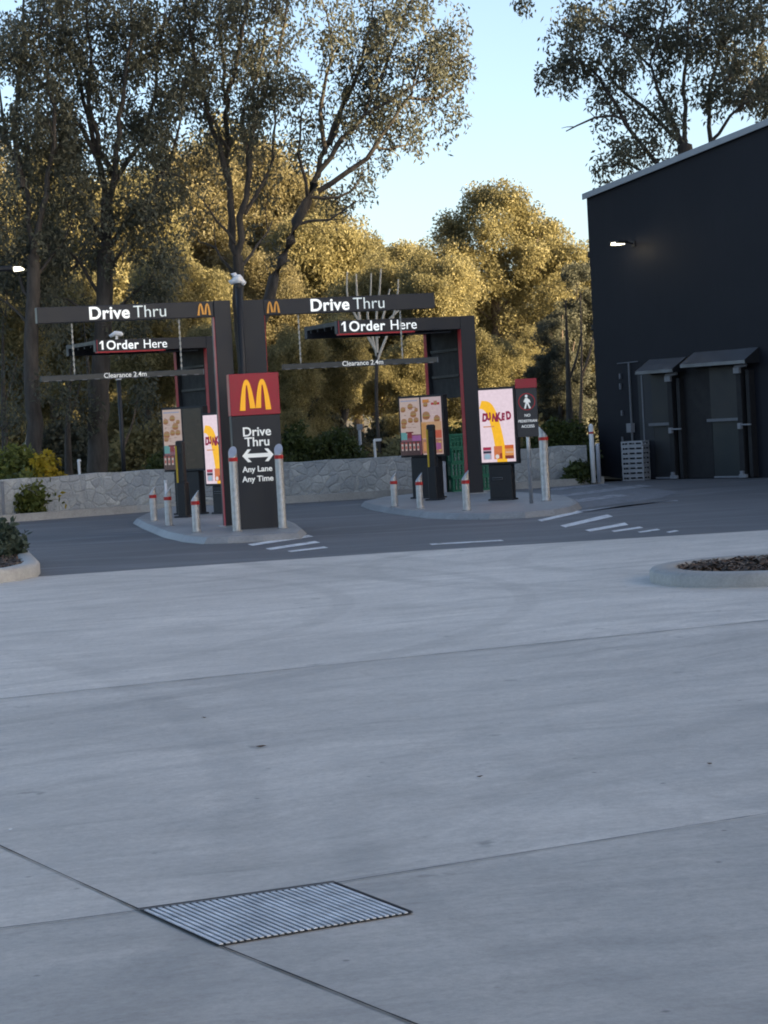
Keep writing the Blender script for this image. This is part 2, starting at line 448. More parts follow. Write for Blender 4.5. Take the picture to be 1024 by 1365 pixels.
def burger(polys, cx, cz, s, rnd):
    bun = (.30, .16, .08); s *= .85
    polys.append((ell(cx, cz + .16 * s, .5 * s, .42 * s, 10, 0, math.pi), bun))
    polys.append((rect(cx - .5 * s, cx + .5 * s, cz + .06 * s, cz + .17 * s), (.26, .22, .08)))
    polys.append((rect(cx - .48 * s, cx + .48 * s, cz - .08 * s, cz + .06 * s), (.14, .035, .012)))
    polys.append((rect(cx - .52 * s, cx + .46 * s, cz - .02 * s, cz + .04 * s), (.46, .22, .06)))
    polys.append((ell(cx, cz - .08 * s, .48 * s, .26 * s, 10, math.pi, 2 * math.pi), (.27, .12, .05)))

# ------------------------------------------------------------------ SETTING: ground
def struct(name, mb, mat): return tag(mb.build(name, mat), kind='structure')
mb = MB(); S = 1400; mb.sheet([(-S, -60), (S, -60), (S, S), (-S, S)], -.03)
struct('ground', mb, M['ground'])
mb = MB()
ASP = [(-40, 24), (40, 24), (40, 60), (16, 60), (4.5, 52.2), (4.2, 48.3), (.14, 47.2), (-2, 46.9), (-5, 46.3), (-7.5, 44.6), (-12, 40.5), (-40, 26)]
mb.sheet([(-60, 18), (60, 18), (60, 62), (-60, 62)], 0)
struct('asphalt_road', mb, M['asphalt'])
# concrete apron, its far edge as in the photograph
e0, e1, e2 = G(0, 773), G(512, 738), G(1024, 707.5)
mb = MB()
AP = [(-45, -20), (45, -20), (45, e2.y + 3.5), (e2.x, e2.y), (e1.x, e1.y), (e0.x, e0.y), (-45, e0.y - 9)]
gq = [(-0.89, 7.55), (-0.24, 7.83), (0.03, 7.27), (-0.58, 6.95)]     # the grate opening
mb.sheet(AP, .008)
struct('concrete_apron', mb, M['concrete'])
def strip(mb, a, b, w, z, n=1, jit=0, rnd=random.Random(3)):
    a, b = Vector(a[:2]), Vector(b[:2]); d = (b - a); nn = Vector((-d.y, d.x)).normalized() * w / 2
    L, Rr = [], []
    for i in range(n + 1):
        p = a + d * i / n; k = nn * (1 + rnd.uniform(-jit, jit))
        L.append(p + k); Rr.append(p - k)
    for i in range(n):
        mb.sheet([Rr[i], Rr[i + 1], L[i + 1], L[i]], z)
def ext(p, q, s0, s1):
    p, q = Vector(p[:2]), Vector(q[:2]); d = (q - p).normalized()
    return p + d * s0, p + d * s1
for (p, q, s0, s1, w) in ((G(0, 1242), G(188, 1218), -12, .59, .006), (G(443, 1182), G(1024, 1088), .0, 14, .006),
                          (G(0, 934), G(1024, 829), -18, 26, .014), (G(186, 1217), G(0, 1131), 0, 26, .007),
                          (G(295, 1266), G(540, 1365), 0, 9, .007), (G(900, 757), G(420, 738), 1.4, 9, .010)):
    if w == .010 and p.x > 2: continue
    mb = MB(); a, b = ext(p, q, s0, s1); strip(mb, a, b, w, .0125, int((b - a).length * 8), .45)
    struct('pavement_joint', mb, M['asphalt_edge'])

# painted markings
def mark(name, pix, z, mat):
    mb = MB(); mb.sheet([G(*p).xy for p in pix], z); return struct(name, mb, mat)
for q in ([(717, 693.5), (722, 695.5), (778, 683), (770, 681)], [(747, 701), (754, 703.5), (817, 689), (810, 686)],
          [(780, 707), (787, 709), (838, 700), (833, 697)], [(815, 708), (819, 709.6), (858, 704), (853, 702.4)],
          [(850, 709.4), (854, 710.6), (881, 706.8), (876, 705.4)], [(888, 709.6), (893, 710.6), (906, 708.2), (900, 707.2)],
          [(308, 719.6), (313, 721.6), (353, 716.4), (347, 714.6)], [(330, 726), (337, 728), (418, 715.6), (411, 713.6)],
          [(354, 731.6), (361, 733.6), (427, 723.6), (420, 721.6)], [(383, 735), (388, 736.3), (438, 730.6), (432, 729)],
          [(572, 725.4), (576, 726.8), (672, 721.4), (668, 720)]):
    mark('road_marking', q, .005, M['stripe'])
for q in ([(770, 681), (776, 683), (830, 674.5), (905, 668), (902, 667)], [(720, 672), (730, 675), (840, 661), (822, 659)],
          [(740, 661), (748, 663), (870, 648), (852, 646.5)], [(730, 652.5), (737, 654), (812, 646), (800, 645)]):
    mark('road_marking', q, .0055, M['stripe_faded'])
mb = MB(); mb.sheet([G(*p).xy for p in ((735, 679), (768, 679), (880, 664), (905, 655), (800, 645), (735, 648))], .0028)
struct('hatched_pavement', mb, stripe_mat('scuffed pavement', .40, .75, (.27, .28, .31)))

# traffic islands (raised, sloping kerb)
def island(pix, z, mat):
    pts = [G(*p, z) for p in pix]; n = len(pts)
    poly = [Vector((p.x, p.y)) for p in pts]
    if sum(poly[i - 1].x * poly[i].y - poly[i].x * poly[i - 1].y for i in range(n)) < 0: poly = poly[::-1]
    def ins(d):
        r = []
        for i in range(n):
            t0, t1 = (poly[i] - poly[i - 1]).normalized(), (poly[(i + 1) % n] - poly[i]).normalized(); t = (t0 + t1).normalized()
            r.append(poly[i] + Vector((-t.y, t.x)) * d)
        return r
    rings = [(ins(-.10), -.02), (ins(-.09), .015), (ins(-.02), z - .012), (ins(.04), z)]
    v = [(p.x, p.y, h) for r, h in rings for p in r]; f = []
    for k in range(3):
        for i in range(n):
            j = (i + 1) % n; f.append((k * n + i, k * n + j, k * n + n + j, k * n + n + i))
    f.append(tuple(range(3 * n, 4 * n)))
    mb = MB(); mb.add(v, f); return struct('traffic_island', mb, mat)
ISL = .10
island([(184, 690), (197, 696.5), (226, 707.5), (252, 713), (278, 715.5), (305, 714.5), (350, 712), (394, 709), (400, 703.5), (392, 697),
        (372, 689), (340, 680), (300, 674), (250, 672), (215, 677), (196, 684)], ISL, M['island'])
island([(487, 667.5), (500, 672), (520, 675.5), (574, 682), (615, 683.6), (655, 683.4), (699, 681.6), (735, 678.6), (756, 675.0), (768, 670), (764, 664.5),
        (750, 660), (700, 656), (640, 654.6), (560, 657), (511, 662)], ISL, M['island'])

# back kerb and the garden bed behind it
KB = [(-40, 22), (-12, 40.6), (-7.5, 44.5), (-5, 46.2), (-2, 46.8), (.14, 47.1), (3.2, 47.9), (4.72, 48.5)]
def offs(pl, d):
    out = []
    for i, p in enumerate(pl):
        a, b = Vector(pl[max(i - 1, 0)]), Vector(pl[min(i + 1, len(pl) - 1)])
        t = (b - a).normalized(); out.append(Vector(p) + Vector((-t.y, t.x)) * d)
    return out
def band(mb, A, B, z0, z1):
    for i in range(len(A) - 1):
        mb.add([(A[i][0], A[i][1], z0), (A[i + 1][0], A[i + 1][1], z0), (A[i + 1][0], A[i + 1][1], z1), (A[i][0], A[i][1], z1)], [(0, 1, 2, 3)])
        mb.add([(A[i][0], A[i][1], z1), (A[i + 1][0], A[i + 1][1], z1), (B[i + 1][0], B[i + 1][1], z1), (B[i][0], B[i][1], z1)], [(0, 1, 2, 3)])
mb = MB(); KB2 = offs(KB, .22); band(mb, KB, KB2, -.02, .15); struct('back_kerb', mb, M['kerb'])
mb = MB(); KB3 = offs(KB, 1.6); band(mb, KB2, KB3, .0, .135); struct('garden_bed', mb, M['ground'])
# bushland rising slowly beyond the wall
mb = MB()
xs = np.linspace(-90, 90, 61); ys = np.concatenate([np.linspace(49.6, 80, 24), np.linspace(84, 320, 20)])
rg = np.random.default_rng(5)
vv = []
for j, y in enumerate(ys):
    for x in xs:
        if j == 0 and x > 3: h = .0
        else: h = .30 + max(0, y - 60) * .006 + rg.uniform(-.08, .08)
        vv.append((x, y, h if x < 4 or y > 64 else -.025))
ff = [(j * 61 + i, j * 61 + i + 1, (j + 1) * 61 + i + 1, (j + 1) * 61 + i) for j in range(len(ys) - 1) for i in range(60)]
mb.add(vv, ff); struct('bushland_floor', mb, M['ground'])

# ------------------------------------------------------------------ stone wall
WL = [tuple(p) for p in offs(KB, .75)]
wall = thing('stone_wall', (0, 0, 0), 0, 'low grey random stone wall running behind the drive through lanes', 'wall')
WT = [(p[0], p[1]) for p in WL]; WB = offs(WT, .35)
mb = MB()
for i in range(len(WT) - 1):
    n_ = max(1, int((Vector(WT[i + 1]) - Vector(WT[i])).length / .5))
    for k in range(n_):
        a = Vector(WT[i]).lerp(Vector(WT[i + 1]), k / n_); b = Vector(WT[i]).lerp(Vector(WT[i + 1]), (k + 1) / n_)
        c = Vector(WB[i]).lerp(Vector(WB[i + 1]), (k + 1) / n_); d = Vector(WB[i]).lerp(Vector(WB[i + 1]), k / n_)
        zt0 = .83 + .012 * math.sin(a.x * 5.1) + .008 * math.sin(a.x * 11.7); zt1 = .83 + .012 * math.sin(b.x * 5.1) + .008 * math.sin(b.x * 11.7)
        mb.add([(*a, .1), (*b, .1), (*b, zt1), (*a, zt0), (*c, zt1), (*d, zt0), (*c, .1), (*d, .1)], [(0, 1, 2, 3), (3, 2, 4, 5), (5, 4, 6, 7)])
e_ = len(WT) - 1
mb.add([(*WT[e_], .1), (*WB[e_], .1), (*WB[e_], .83), (*WT[e_], .83)], [(0, 1, 2, 3)])
mb.build('stonework', M['stone'], wall)

# ------------------------------------------------------------------ building
BA = R(-55)
bc = G(801, 640)
bld = thing('restaurant_building', bc, BA, 'black clad restaurant building with a pitched pale roof capping on the right', 'building')
bu = Vector((math.cos(BA), math.sin(BA), 0)); bn = Vector((-math.sin(BA), math.cos(BA), 0))     # along the wall, into the building
def W(px, py, off=0.0):                    # pixel -> (s along wall, z) on the wall plane moved out by off
    d = Vector(ray(px, py)); o = Vector((0, 0, CAMH)); p0 = bc - bn * off
    t = (p0 - o).dot(bn) / d.dot(bn); q = o + d * t - bc
    return q.dot(bu), q.z
s0, z0 = W(781, 264); s1, z1 = W(1024, 166)
slope = (z1 - z0) / (s1 - s0)
GW = 15.0; zc = z0; zp = zc + slope * GW / 2
prof = [(0, 0), (GW, 0), (GW, zc), (GW / 2, zp), (0, zc)]
mb = MB(); n_ = 5; BD = 9.0
mb.add([(p[0], y, p[1]) for y in (0, BD) for p in prof],
       [(0, 1, 2, 3, 4), (9, 8, 7, 6, 5), (0, 4, 9, 5), (1, 6, 7, 2)])
mb.build('wall', M['cladding'], bld)
mb = MB()                                   # roof sheets, 0.1 over the wall head
for (a, b) in (((-.04, zc - .04 * slope), (GW / 2, zp)), ((GW / 2, zp), (GW + .04, zc - .04 * slope))):
    mb.add([(a[0], -.06, a[1] + .01), (b[0], -.06, b[1] + .01), (b[0], BD + .06, b[1] + .01), (a[0], BD + .06, a[1] + .01),
            (a[0], -.06, a[1] + .07), (b[0], -.06, b[1] + .07), (b[0], BD + .06, b[1] + .07), (a[0], BD + .06, a[1] + .07)],
           [(0, 1, 5, 4), (4, 5, 6, 7), (2, 3, 7, 6), (0, 4, 7, 3), (1, 2, 6, 5), (3, 2, 1, 0)])
roof = mb.build('roof', M['fascia'], bld)
mb = MB()
for (a, b) in (((-.05, zc - .05 * slope), (GW / 2, zp)), ((GW / 2, zp), (GW + .05, zc - .05 * slope))):
    mb.add([(a[0], -.09, a[1] - .03), (b[0], -.09, b[1] - .03), (b[0], -.09, b[1] + .10), (a[0], -.09, a[1] + .10),
            (a[0], -.062, a[1] - .03), (b[0], -.062, b[1] - .03), (b[0], -.062, b[1] + .10), (a[0], -.062, a[1] + .10)],
           [(0, 1, 2, 3), (3, 2, 6, 7), (0, 3, 7, 4), (1, 5, 6, 2), (0, 4, 5, 1)])
mb.build('roof_capping', M['fascia'], roof)

# doors with hoods
def door_unit(hood_px, leaf_px, side_px, lowmat, bar_y):
    # hood: outer lower edge and inner upper edge
    (xl, yl), (xr, yr), (xt0, yt0), (xt1, yt1) = hood_px
    OUT = .42
    sa, za = W(xl, yl, OUT); sb, zb = W(xr, yr, OUT); sc_, zc_ = W(xt0, yt0); sd_, zd_ = W(xt1, yt1)
    zlo = (za + zb) / 2; zhi = (zc_ + zd_) / 2; s_a = (sa + sc_) / 2; s_b = (sb + sd_) / 2
    mb = MB()
    mb.add([(s_a, -OUT, zlo), (s_b, -OUT, zlo), (s_b, -.003, zhi), (s_a, -.003, zhi)], [(0, 1, 2, 3)])
    mb.add([(s_a, -OUT, zlo), (s_b, -OUT, zlo), (s_b, -OUT, zlo - .07), (s_a, -OUT, zlo - .07)], [(0, 3, 2, 1)])
    mb.add([(s_a, -OUT + .01, zlo - .07), (s_b, -OUT + .01, zlo - .07), (s_b, -.003, zlo - .03), (s_a, -.003, zlo - .03)], [(0, 3, 2, 1)])
    h = mb.build('door_hood', M['awning'], bld)
    for s_ in (s_a - .012, s_b + .012):
        mb = MB(); mb.add([(s_, -OUT, zlo - .07), (s_, -OUT, zlo + .01), (s_, -.003, zhi + .01), (s_, -.003, zlo - .07)], [(0, 1, 2, 3)])
        mb.build('hood_cheek', M['black'], h)
    l0, zz = W(leaf_px[0], 636); l1, _ = W(leaf_px[1], 636)
    zb_, = [W((leaf_px[0] + leaf_px[1]) / 2, bar_y)[1]]
    top = zlo - .10
    mb = MB(); mb.box(l0, l1, -.06, -.004, zb_ + .02, top); dl = mb.build('door_leaf', M['door'], bld)
    mb = MB(); mb.box(l0 + .02, l1 + .0, -.055, -.004, .05, zb_ - .02); mb.build('lower_panel', lowmat, dl)
    mb = MB(); mb.box(l0 - .08, l1 + .02, -.12, -.062, zb_ - .03, zb_ + .03); mb.build('push_bar', M['conduit'], dl)
    mb = MB(); mb.box(l0 + .02, l1, -.075, -.004, .015, .05); mb.build('kick_rail', M['fitting'], dl)
    p0_, _ = W(side_px, 636)
    mb = MB(); mb.box(p0_, l0 - .01, -.035, -.004, .02, top + .02); mb.build('side_panel', M['charcoal'] if lowmat is M['door'] else M['deep'], bld)
    # posts beside the leaf, with bracket, latch and foot
    mb = MB(); mb.box(l1 + .06, l1 + .20, -.20, -.004, .02, top); mb.box(l1 + .30, l1 + .40, -.16, -.004, .02, top - .1)
    pst = mb.build('door_post', M['deep'], bld)
    mb = MB(); mb.tube([(l1 + .09, -.24, top - .03), (l1 + .42, -.24, top + .0)], .035, 8); mb.box(l1 + .05, l1 + .22, -.26, -.20, top - .16, top - .04); mb.build('roller_bracket', M['fitting'], pst)
    mb = MB(); mb.box(l1 + .10, l1 + .19, -.26, -.20, zb_ - .2, zb_ - .08); mb.box(l1 + .19, l1 + .46, -.24, -.21, zb_ - .13, zb_ - .10); mb.build('latch', M['fitting'], pst)
    mb = MB(); mb.box(l1 + .08, l1 + .28, -.26, -.20, .02, .09); mb.box(l1 + .10, l1 + .18, -.25, -.20, .09, .16); mb.build('foot_bracket', M['fitting'], pst)
door_unit(((852, 497), (900, 489), (860, 483), (911, 473)), (877, 902), 858, M['door'], 565)
door_unit(((911, 488), (995, 477), (921, 474), (1009, 459)), (955, 994), 915, M['door_green'], 559)
# service conduit, small fittings
s_, z_ = W(846, 597); _, zt = W(845, 483); sh, zh = W(825, 483)
mb = MB(); mb.tube([(s_, -.05, z_), (s_, -.05, zt)], .022, 8); mb.tube([(sh, -.05, zt), (s_ + .3, -.05, zt + .01)], .012, 6)
cd = mb.build('conduit', M['conduit'], bld)
mb = MB(); mb.box(s_ - .1, s_ + .05, -.12, -.004, W(846, 576)[1], W(846, 564)[1]); mb.build('switch_box', M['fitting'], cd)
for (x, ya, yb) in ((827.5, 498, 505), (828, 511, 519), (830, 547, 554), (831, 582, 592)):
    a, za = W(x, ya); _, zb = W(x, yb)
    mb = MB(); mb.box(a - .02, a + .02, -.04, -.003, zb, za); mb.build('pipe_clip', M['conduit'], bld)
a, _ = W(858, 520)
mb = MB(); mb.box(a - .025, a + .02, -.045, -.003, .1, W(857, 500)[1]); mb.build('door_stop', M['conduit'], bld)
# corner fittings
for (x, y) in ((786, 338), (793, 435)):
    a, z = W(x, y); mb = MB(); mb.box(-.12, -.004, .05, .2, z - .05, z + .05); mb.tube([(-.10, .12, z), (-.17, .12, z - .06)], .04, 8); mb.build('sensor', M['black'], bld)
# wall lamp, lit
sl, zl = W(845, 325)
lamp = thing('wall_lamp', bc + bu * sl + Vector((0, 0, zl)), BA, 'small lit floodlight on an arm high on the black building wall', 'lamp')
mb = MB(); mb.box(-.06, .06, -.03, -.004, -.06, .06); mb.tube([(0, -.03, 0), (0, -.16, .03), (0, -.34, .03)], .02, 8); mb.build('arm', M['black'], lamp)
mb = MB(); mb.bbox(-.16, .16, -.58, -.28, .0, .06, .012); mb.build('lamp_head', M['black'], lamp)
mb = MB(); mb.box(-.12, .12, -.56, -.36, -.022, -.002); mb.box(-.07, .07, -.592, -.582, .0, .03); mb.build('lamp_lens', M['lamp'], lamp)
ld = bpy.data.lights.new('wall_lamp_light', 'POINT'); ld.energy = 1.3; ld.color = (1, .82, .55); ld.shadow_soft_size = .08
lo = bpy.data.objects.new('wall_lamp_light', ld); col.objects.link(lo); lo.parent = lamp; lo.location = (0, -.45, -.12)

# unseen building added out of frame on the right to shade the car park
nb = thing('added_shade_block', (34, -32, 0), 0, 'added unseen building that shades the car park from the right', 'building')
mb = MB(); mb.box(0, 16, 0, 62, 0, 10.4); mb.build('wall', M['kerb_dark'], nb)
mb = MB(); mb.box(-.2, 16.2, -.2, 62.2, 10.403, 11.1); mb.build('parapet', M['fascia'], nb)
for k in range(6):
    mb = MB(); mb.box(-.05, -.003, 4 + k * 9.5, 9 + k * 9.5, .1, 3.0); mb.build('shade_block_window', M['deep'], nb)

# ------------------------------------------------------------------ drive through gantries
def drive_gantry(px, py, rz, side, beam_len, bar_px, chains, txt_px, label):
    """post + header beam; side = -1 beam to the left of the post, +1 to the right"""
    b = G(px, py, ISL)
    g = thing('lane_gantry', b, rz, label, 'gantry', 'black lane entry gantries')
    H = 3.57 - ISL; PW = .26 if side < 0 else .36; BH = .245
    x0, x1 = (0, PW) if side < 0 else (-PW, 0)
    mb = MB(); mb.bbox(x0, x1, 0, .22, -.05, H, .006); post = mb.build('post', M['charcoal'], g)
    xr = x0 if side < 0 else x1
    mb = MB(); mb.box(*( (xr - .008, xr - .0015) if side < 0 else (xr + .0015, xr + .008)), .012, .12, 0, H - BH); mb.build('red_reveal', M['red'], post)
    mb = MB(); mb.box(x0 - .06, x1 + .06, -.06, .28, -.004, .012); mb.build('base_plate', M['galv'], g)
    mb = MB()
    bx0, bx1 = (x0 - beam_len, x0 - .002) if side < 0 else (x1 + .002, x1 + beam_len)
    mb.bbox(bx0, bx1, .02, .20, H - BH, H - .004, .006); beam = mb.build('header_beam', M['charcoal'], g)
    yl = .018
    cap = .135 / .729
    tx = bx0 + txt_px * beam_len
    t1 = text('lettering', 'Drive', cap * 1.42, M['white_lit'], beam, (tx, yl, H - BH + .035), .006, .012, spacing=1.06)
    w1 = t1.dimensions.x
    text('lettering', 'Thru', cap * 1.42, M['white_thin'], beam, (tx + w1 + .07, yl, H - BH + .035), -.0015, .008)
    mb = MB(); lx = (bx1 - .26) if side < 0 else (bx0 + .04)
    arches(mb, lx, lx + .21, H - BH + .03, H - .035, yl, .033); mb.build('emblem', M['gold_dim'], beam)
    # clearance bar on chains
    (bl, bly), (br, bry) = bar_px
    th = g.matrix_basis
    def loc(pix):                      # on the gantry's own front plane
        d = Vector(ray(*pix)); o = Vector((0, 0, CAMH)); nrm = Vector((-math.sin(rz), math.cos(rz), 0)); p0 = b + nrm * .11
        q = o + d * ((p0 - o).dot(nrm) / d.dot(nrm)) - b
        return q.x * math.cos(rz) + q.y * math.sin(rz), q.z
    (xa, za), (xb, zb) = loc(bar_px[0]), loc(bar_px[1])
    zm = (za + zb) / 2
    bar = thing('clearance_bar', b, rz, None, None)
    mb = MB(); mb.bbox(xa, xb, .07, .13, zm - .045, zm + .045, .008); pan = mb.build('bar_panel', M['bar_grey'], bar)
    mb = MB(); nd = 13
    for k in range(nd):
        u = xa + (xb - xa) * (k + .2) / nd; mb.box(u, u + (xb - xa) * .4 / nd, .063, .069, zm - .043, zm - .030)
    mb.box(xb - .012, xb + .002, .06, .068, zm - .043, zm + .043)
    mb.build('edge_marking', M['conduit'], pan)
    text('lettering', 'Clearance 2.4m', .105, M['white'], pan, (xa + (xb - xa) * .38, .067, zm - .026), .0005, .002)
    for c in chains:
        (cx, cz) = loc(c); mb = MB(); zz = zm + .045; k = 0; top = H - BH
        while zz < top - .01:
            dx, dy = (.013, .004) if k % 2 else (.004, .013)
            mb.box(cx - dx, cx + dx, .1 - dy, .1 + dy, zz, min(zz + .05, top)); zz += .042; k += 1
        mb.build('chain', M['chain'], bar)
    return g, bar
g1, bar1 = drive_gantry(302, 702, R(18), -1, 2.72, ((54, 505.5), (271, 495.5)), ((97, 460), (240, 455)), .285,
                        'left black lane gantry whose Drive Thru beam points left, behind the tall arrow sign')
tag(bar1, 'grey clearance bar on chains under the left Drive Thru beam', 'clearance bar', 'hanging clearance bars')
g2, bar2 = drive_gantry(368, 697, R(13), 1, 2.74, ((376, 489), (583, 480)), ((399, 450), (535, 450)), .265,
                        'right black lane gantry whose Drive Thru beam points right, beside the dome topped pole')
tag(bar2, 'grey clearance bar on chains under the right Drive Thru beam', 'clearance bar', 'hanging clearance bars')

def order_canopy(px, py, rz, label, H, BLEN=2.5, DEP=2.0, txt0=.02):
    b = G(px, py, ISL); H = H - ISL
    c = thing('order_canopy', b, rz, label, 'canopy', 'order point canopies')
    PW, T, BH = .30, .17, .25
    def frame(y, tag_):
        mb = MB(); mb.bbox(-PW, 0, y, y + T, -.05, H, .006)
        p = mb.build('post', M['charcoal'], c)
        mb = MB(); mb.box(-PW - .006, -PW - .0015, y + .008, y + T - .008, 0, H - BH); mb.build('red_reveal', M['red'], p)
        mb = MB(); mb.bbox(-PW - BLEN, -PW - .002, y, y + T, H - BH, H - .004, .006)
        return mb.build('beam', M['charcoal'], c)
    fb = frame(0, 0); frame(DEP - T, 1)
    mb = MB(); mb.box(-PW - BLEN, -.02, T + .002, DEP - T - .002, H - .09, H - .012); roof_ = mb.build('canopy_roof', M['black'], c)
    mb = MB()
    for k in range(4):
        y = T + .2 + k * (DEP - 2 * T - .4) / 3
        mb.box(-PW - BLEN + .02, -.32, y, y + .06, H - .15, H - .092)
    mb.build('roof_joist', M['deep'], roof_)
    mb = MB(); mb.box(-PW * .75, -PW * .25, T + .002, DEP - T - .002, H - 1.55, H - .095); sp = mb.build('side_panel', M['deep'], c)
    mb = MB()
    for z in (H - .65, H - 1.15): mb.box(-PW * .75 - .05, -PW * .75 - .002, T + .1, DEP - T - .1, z, z + .05)
    mb.build('panel_rail', M['black'], sp)
    mb = MB(); mb.tube([(-PW - .1, T + .1, H - BH - .03), (-PW - .75, .9, H - BH - .02)], .018, 6); mb.build('light_tube', M['conduit'], roof_)
    # sign box on the beam
    sx0 = -PW - BLEN + .015; sx1 = sx0 + 1.52
    mb = MB(); mb.box(sx0 + .006, sx1, -.045, -.002, H - BH + .003, H - .002); sb = mb.build('sign_box', M['charcoal'], fb)
    mb = MB(); mb.box(sx0, sx1, -.050, .1, H - BH - .028, H - BH + .001); mb.box(sx0, sx0 + .0045, -.047, -.002, H - BH + .004, H - .004)
    mb.build('red_trim', M['red'], sb)
    mb = MB(); q0, z0_, c_ = sx0 + .05, H - BH + .04, .186
    mb.flat([(q0 + .045, z0_), (q0 + .085, z0_), (q0 + .085, z0_ + c_), (q0 + .05, z0_ + c_), (q0, z0_ + c_ * .76), (q0, z0_ + c_ * .60), (q0 + .045, z0_ + c_ * .76)], -.0535)
    mb.build('numeral', M['white_lit'], sb)
    t = text('lettering', 'Order', .265, M['white_lit'], sb, (sx0 + .20, -.047, H - BH + .04), .005, .006, spacing=1.06)
    text('lettering', 'Here', .265, M['white_lit'], sb, (sx0 + .20 + t.dimensions.x + .10, -.047, H - BH + .04), .0, .006)
    mb = MB(); mb.box(-PW - .05, .05, -.05, T + .05, -.004, .012); mb.build('base_plate', M['galv'], c)
    return c, H
oc1, h1 = order_canopy(304, 664, R(26), 'left black order canopy with red reveals behind the left Drive Thru gantry', 3.62)
oc2, h2 = order_canopy(645, 657, R(20), 'right black order canopy with red reveals beside the fry display', 3.52)
# little white camera sitting on the left canopy
cp = P(155, 447, oc1.location.y - .55)
cmr = thing('security_camera', cp, R(17), 'white security camera perched on top of the left order canopy', 'camera')
mb = MB(); mb.tube([(-.14, 0, -.02), (-.02, 0, .045), (.10, 0, .02), (.14, 0, .0)], [.035, .055, .06, .03], 10); mb.build('camera_housing', M['white_paint'], cmr, True)
mb = MB(); mb.box(-.02, .03, -.02, .02, -.16, -.0); mb.build('mount', M['white_paint'], cmr)

# ------------------------------------------------------------------ pylon sign
pb = (G(325, 706.5, ISL) + G(373.5, 702, ISL)) / 2
PR = R(13)
py_ = thing('pylon_sign', pb, PR, 'tall black Drive Thru pylon with red top and a white double arrow', 'sign')
PWH, PH = .365, 2.30
mb = MB(); mb.bbox(-PWH, PWH, 0, .2, -.02, PH - .62, .006); body = mb.build('body', M['charcoal'], py_)
mb = MB(); mb.bbox(-PWH - .008, PWH + .008, -.012, .212, PH - .618, PH, .006); top = mb.build('red_panel', M['red_sign'], py_)
mb = MB(); arches(mb, -.235, .235, PH - .545, PH - .09, -.013, .082, .014); mb.build('emblem', M['gold'], top)
text('lettering', 'Drive', .19, M['white'], body, (0, -.003, 1.375), .003, .003, 'CENTER')
text('lettering', 'Thru', .19, M['white'], body, (0, -.003, 1.225), .003, .003, 'CENTER')
mb = MB()
az = 1.085
arrow = [(-.235, az), (-.155, az + .095), (-.10, az + .095), (-.155, az + .03), (.155, az + .03), (.10, az + .095), (.155, az + .095),
         (.235, az), (.155, az - .095), (.10, az - .095), (.155, az - .03), (-.155, az - .03), (-.10, az - .095), (-.155, az - .095)]
mb.flat(arrow, -.004); mb.build('double_arrow', M['white'], body)
text('lettering', 'Any Lane', .118, M['white'], body, (-.02, -.003, .845), .0025, .003, 'CENTER')
text('lettering', 'Any Time', .118, M['white'], body, (-.02, -.003, .70), .0025, .003, 'CENTER')

# ------------------------------------------------------------------ bollards
def bollard(px, py, h, r, turn, label, z=ISL, name='steel_bollard'):
    b = G(px, py, z)
    o = thing(name, b, turn, label, 'bollard', 'steel bollards with red bands')
    n = 20; k = 1.25
    mb = MB(); v = []
    for zz in (0, None):
        for i in range(n):
            a = 2 * math.pi * i / n; x, y = r * math.cos(a), r * math.sin(a)
            v.append((x, y, -.03 if zz == 0 else h - r * k + x * k))
    f = [(i, (i + 1) % n, n + (i + 1) % n, n + i) for i in range(n)]
    mb.add(v, f); mb.build('shaft', M['galv'], o, True)
    mb = MB(); mb.add([(p[0], p[1], p[2] + .001) for p in v[n:]], [tuple(range(n))]); mb.build('cut_cap', M['galv_cap'], o)
    mb = MB(); zb = h - 2 * r * k - .035
    mb.tube([(0, 0, zb - .028), (0, 0, zb + .028)], r + .006, n); mb.build('reflective_band', M['band'], o)
    mb = MB(); mb.tube([(0, 0, -.002), (0, 0, .012)], r + .02, n); mb.build('footing_collar', M['island'], o)
    return o
T90 = R(80)
bollard(316, 708.5, 1.24, .062, R(82), 'tall steel bollard at the left edge of the arrow pylon')
bollard(377, 704.5, 1.24, .062, R(82), 'tall steel bollard at the right edge of the arrow pylon')
bollard(205.5, 694.5, .60, .058, R(10), 'short slant cut bollard at the far left tip of the left island')
bollard(225.5, 701, .62, .058, R(10), 'short slant cut bollard second from the left tip of the left island')
bollard(262.5, 709.5, .62, .060, R(10), 'short slant cut bollard nearest the arrow pylon, in front of the dark menu board')
bollard(526.5, 675.5, .60, .058, R(10), 'short slant cut bollard left of the double menu board, at the right island tip')
bollard(560.5, 678, .60, .058, R(10), 'short slant cut bollard in front of the double menu board')
bollard(622.5, 680.5, .64, .060, R(10), 'short slant cut bollard in front of the right canopy post')
bollard(728.5, 667.5, 1.27, .075, R(170), 'tall thick steel bollard right of the no pedestrian sign')
def post_bollard(px, py, h, r, label, mat, dome=True, band=True):
    b = P(px, py, 48.3); b.z = max(b.z, .0); o = thing('guard_post', b, 0, label, 'post')
    mb = MB()
    mb.tube([(0, 0, -.03), (0, 0, h - r)] + ([(0, 0, h - r * .35), (0, 0, h)] if dome else [(0, 0, h)]), [r, r] + ([r * .75, r * .2] if dome else [r]), 14)
    mb.build('shaft', mat, o, True)
    if band:
        mb = MB(); mb.tube([(0, 0, h - .21), (0, 0, h - .17)], r + .005, 14); mb.build('reflective_band', M['band'], o)
    return o
post_bollard(791.5, 641.5, 1.22, .05, 'white dome topped guard post at the corner of the black building', M['white_paint'])
post_bollard(799, 641, .80, .045, 'short grey post against the corner of the black building', M['galv_cap'], False, False)

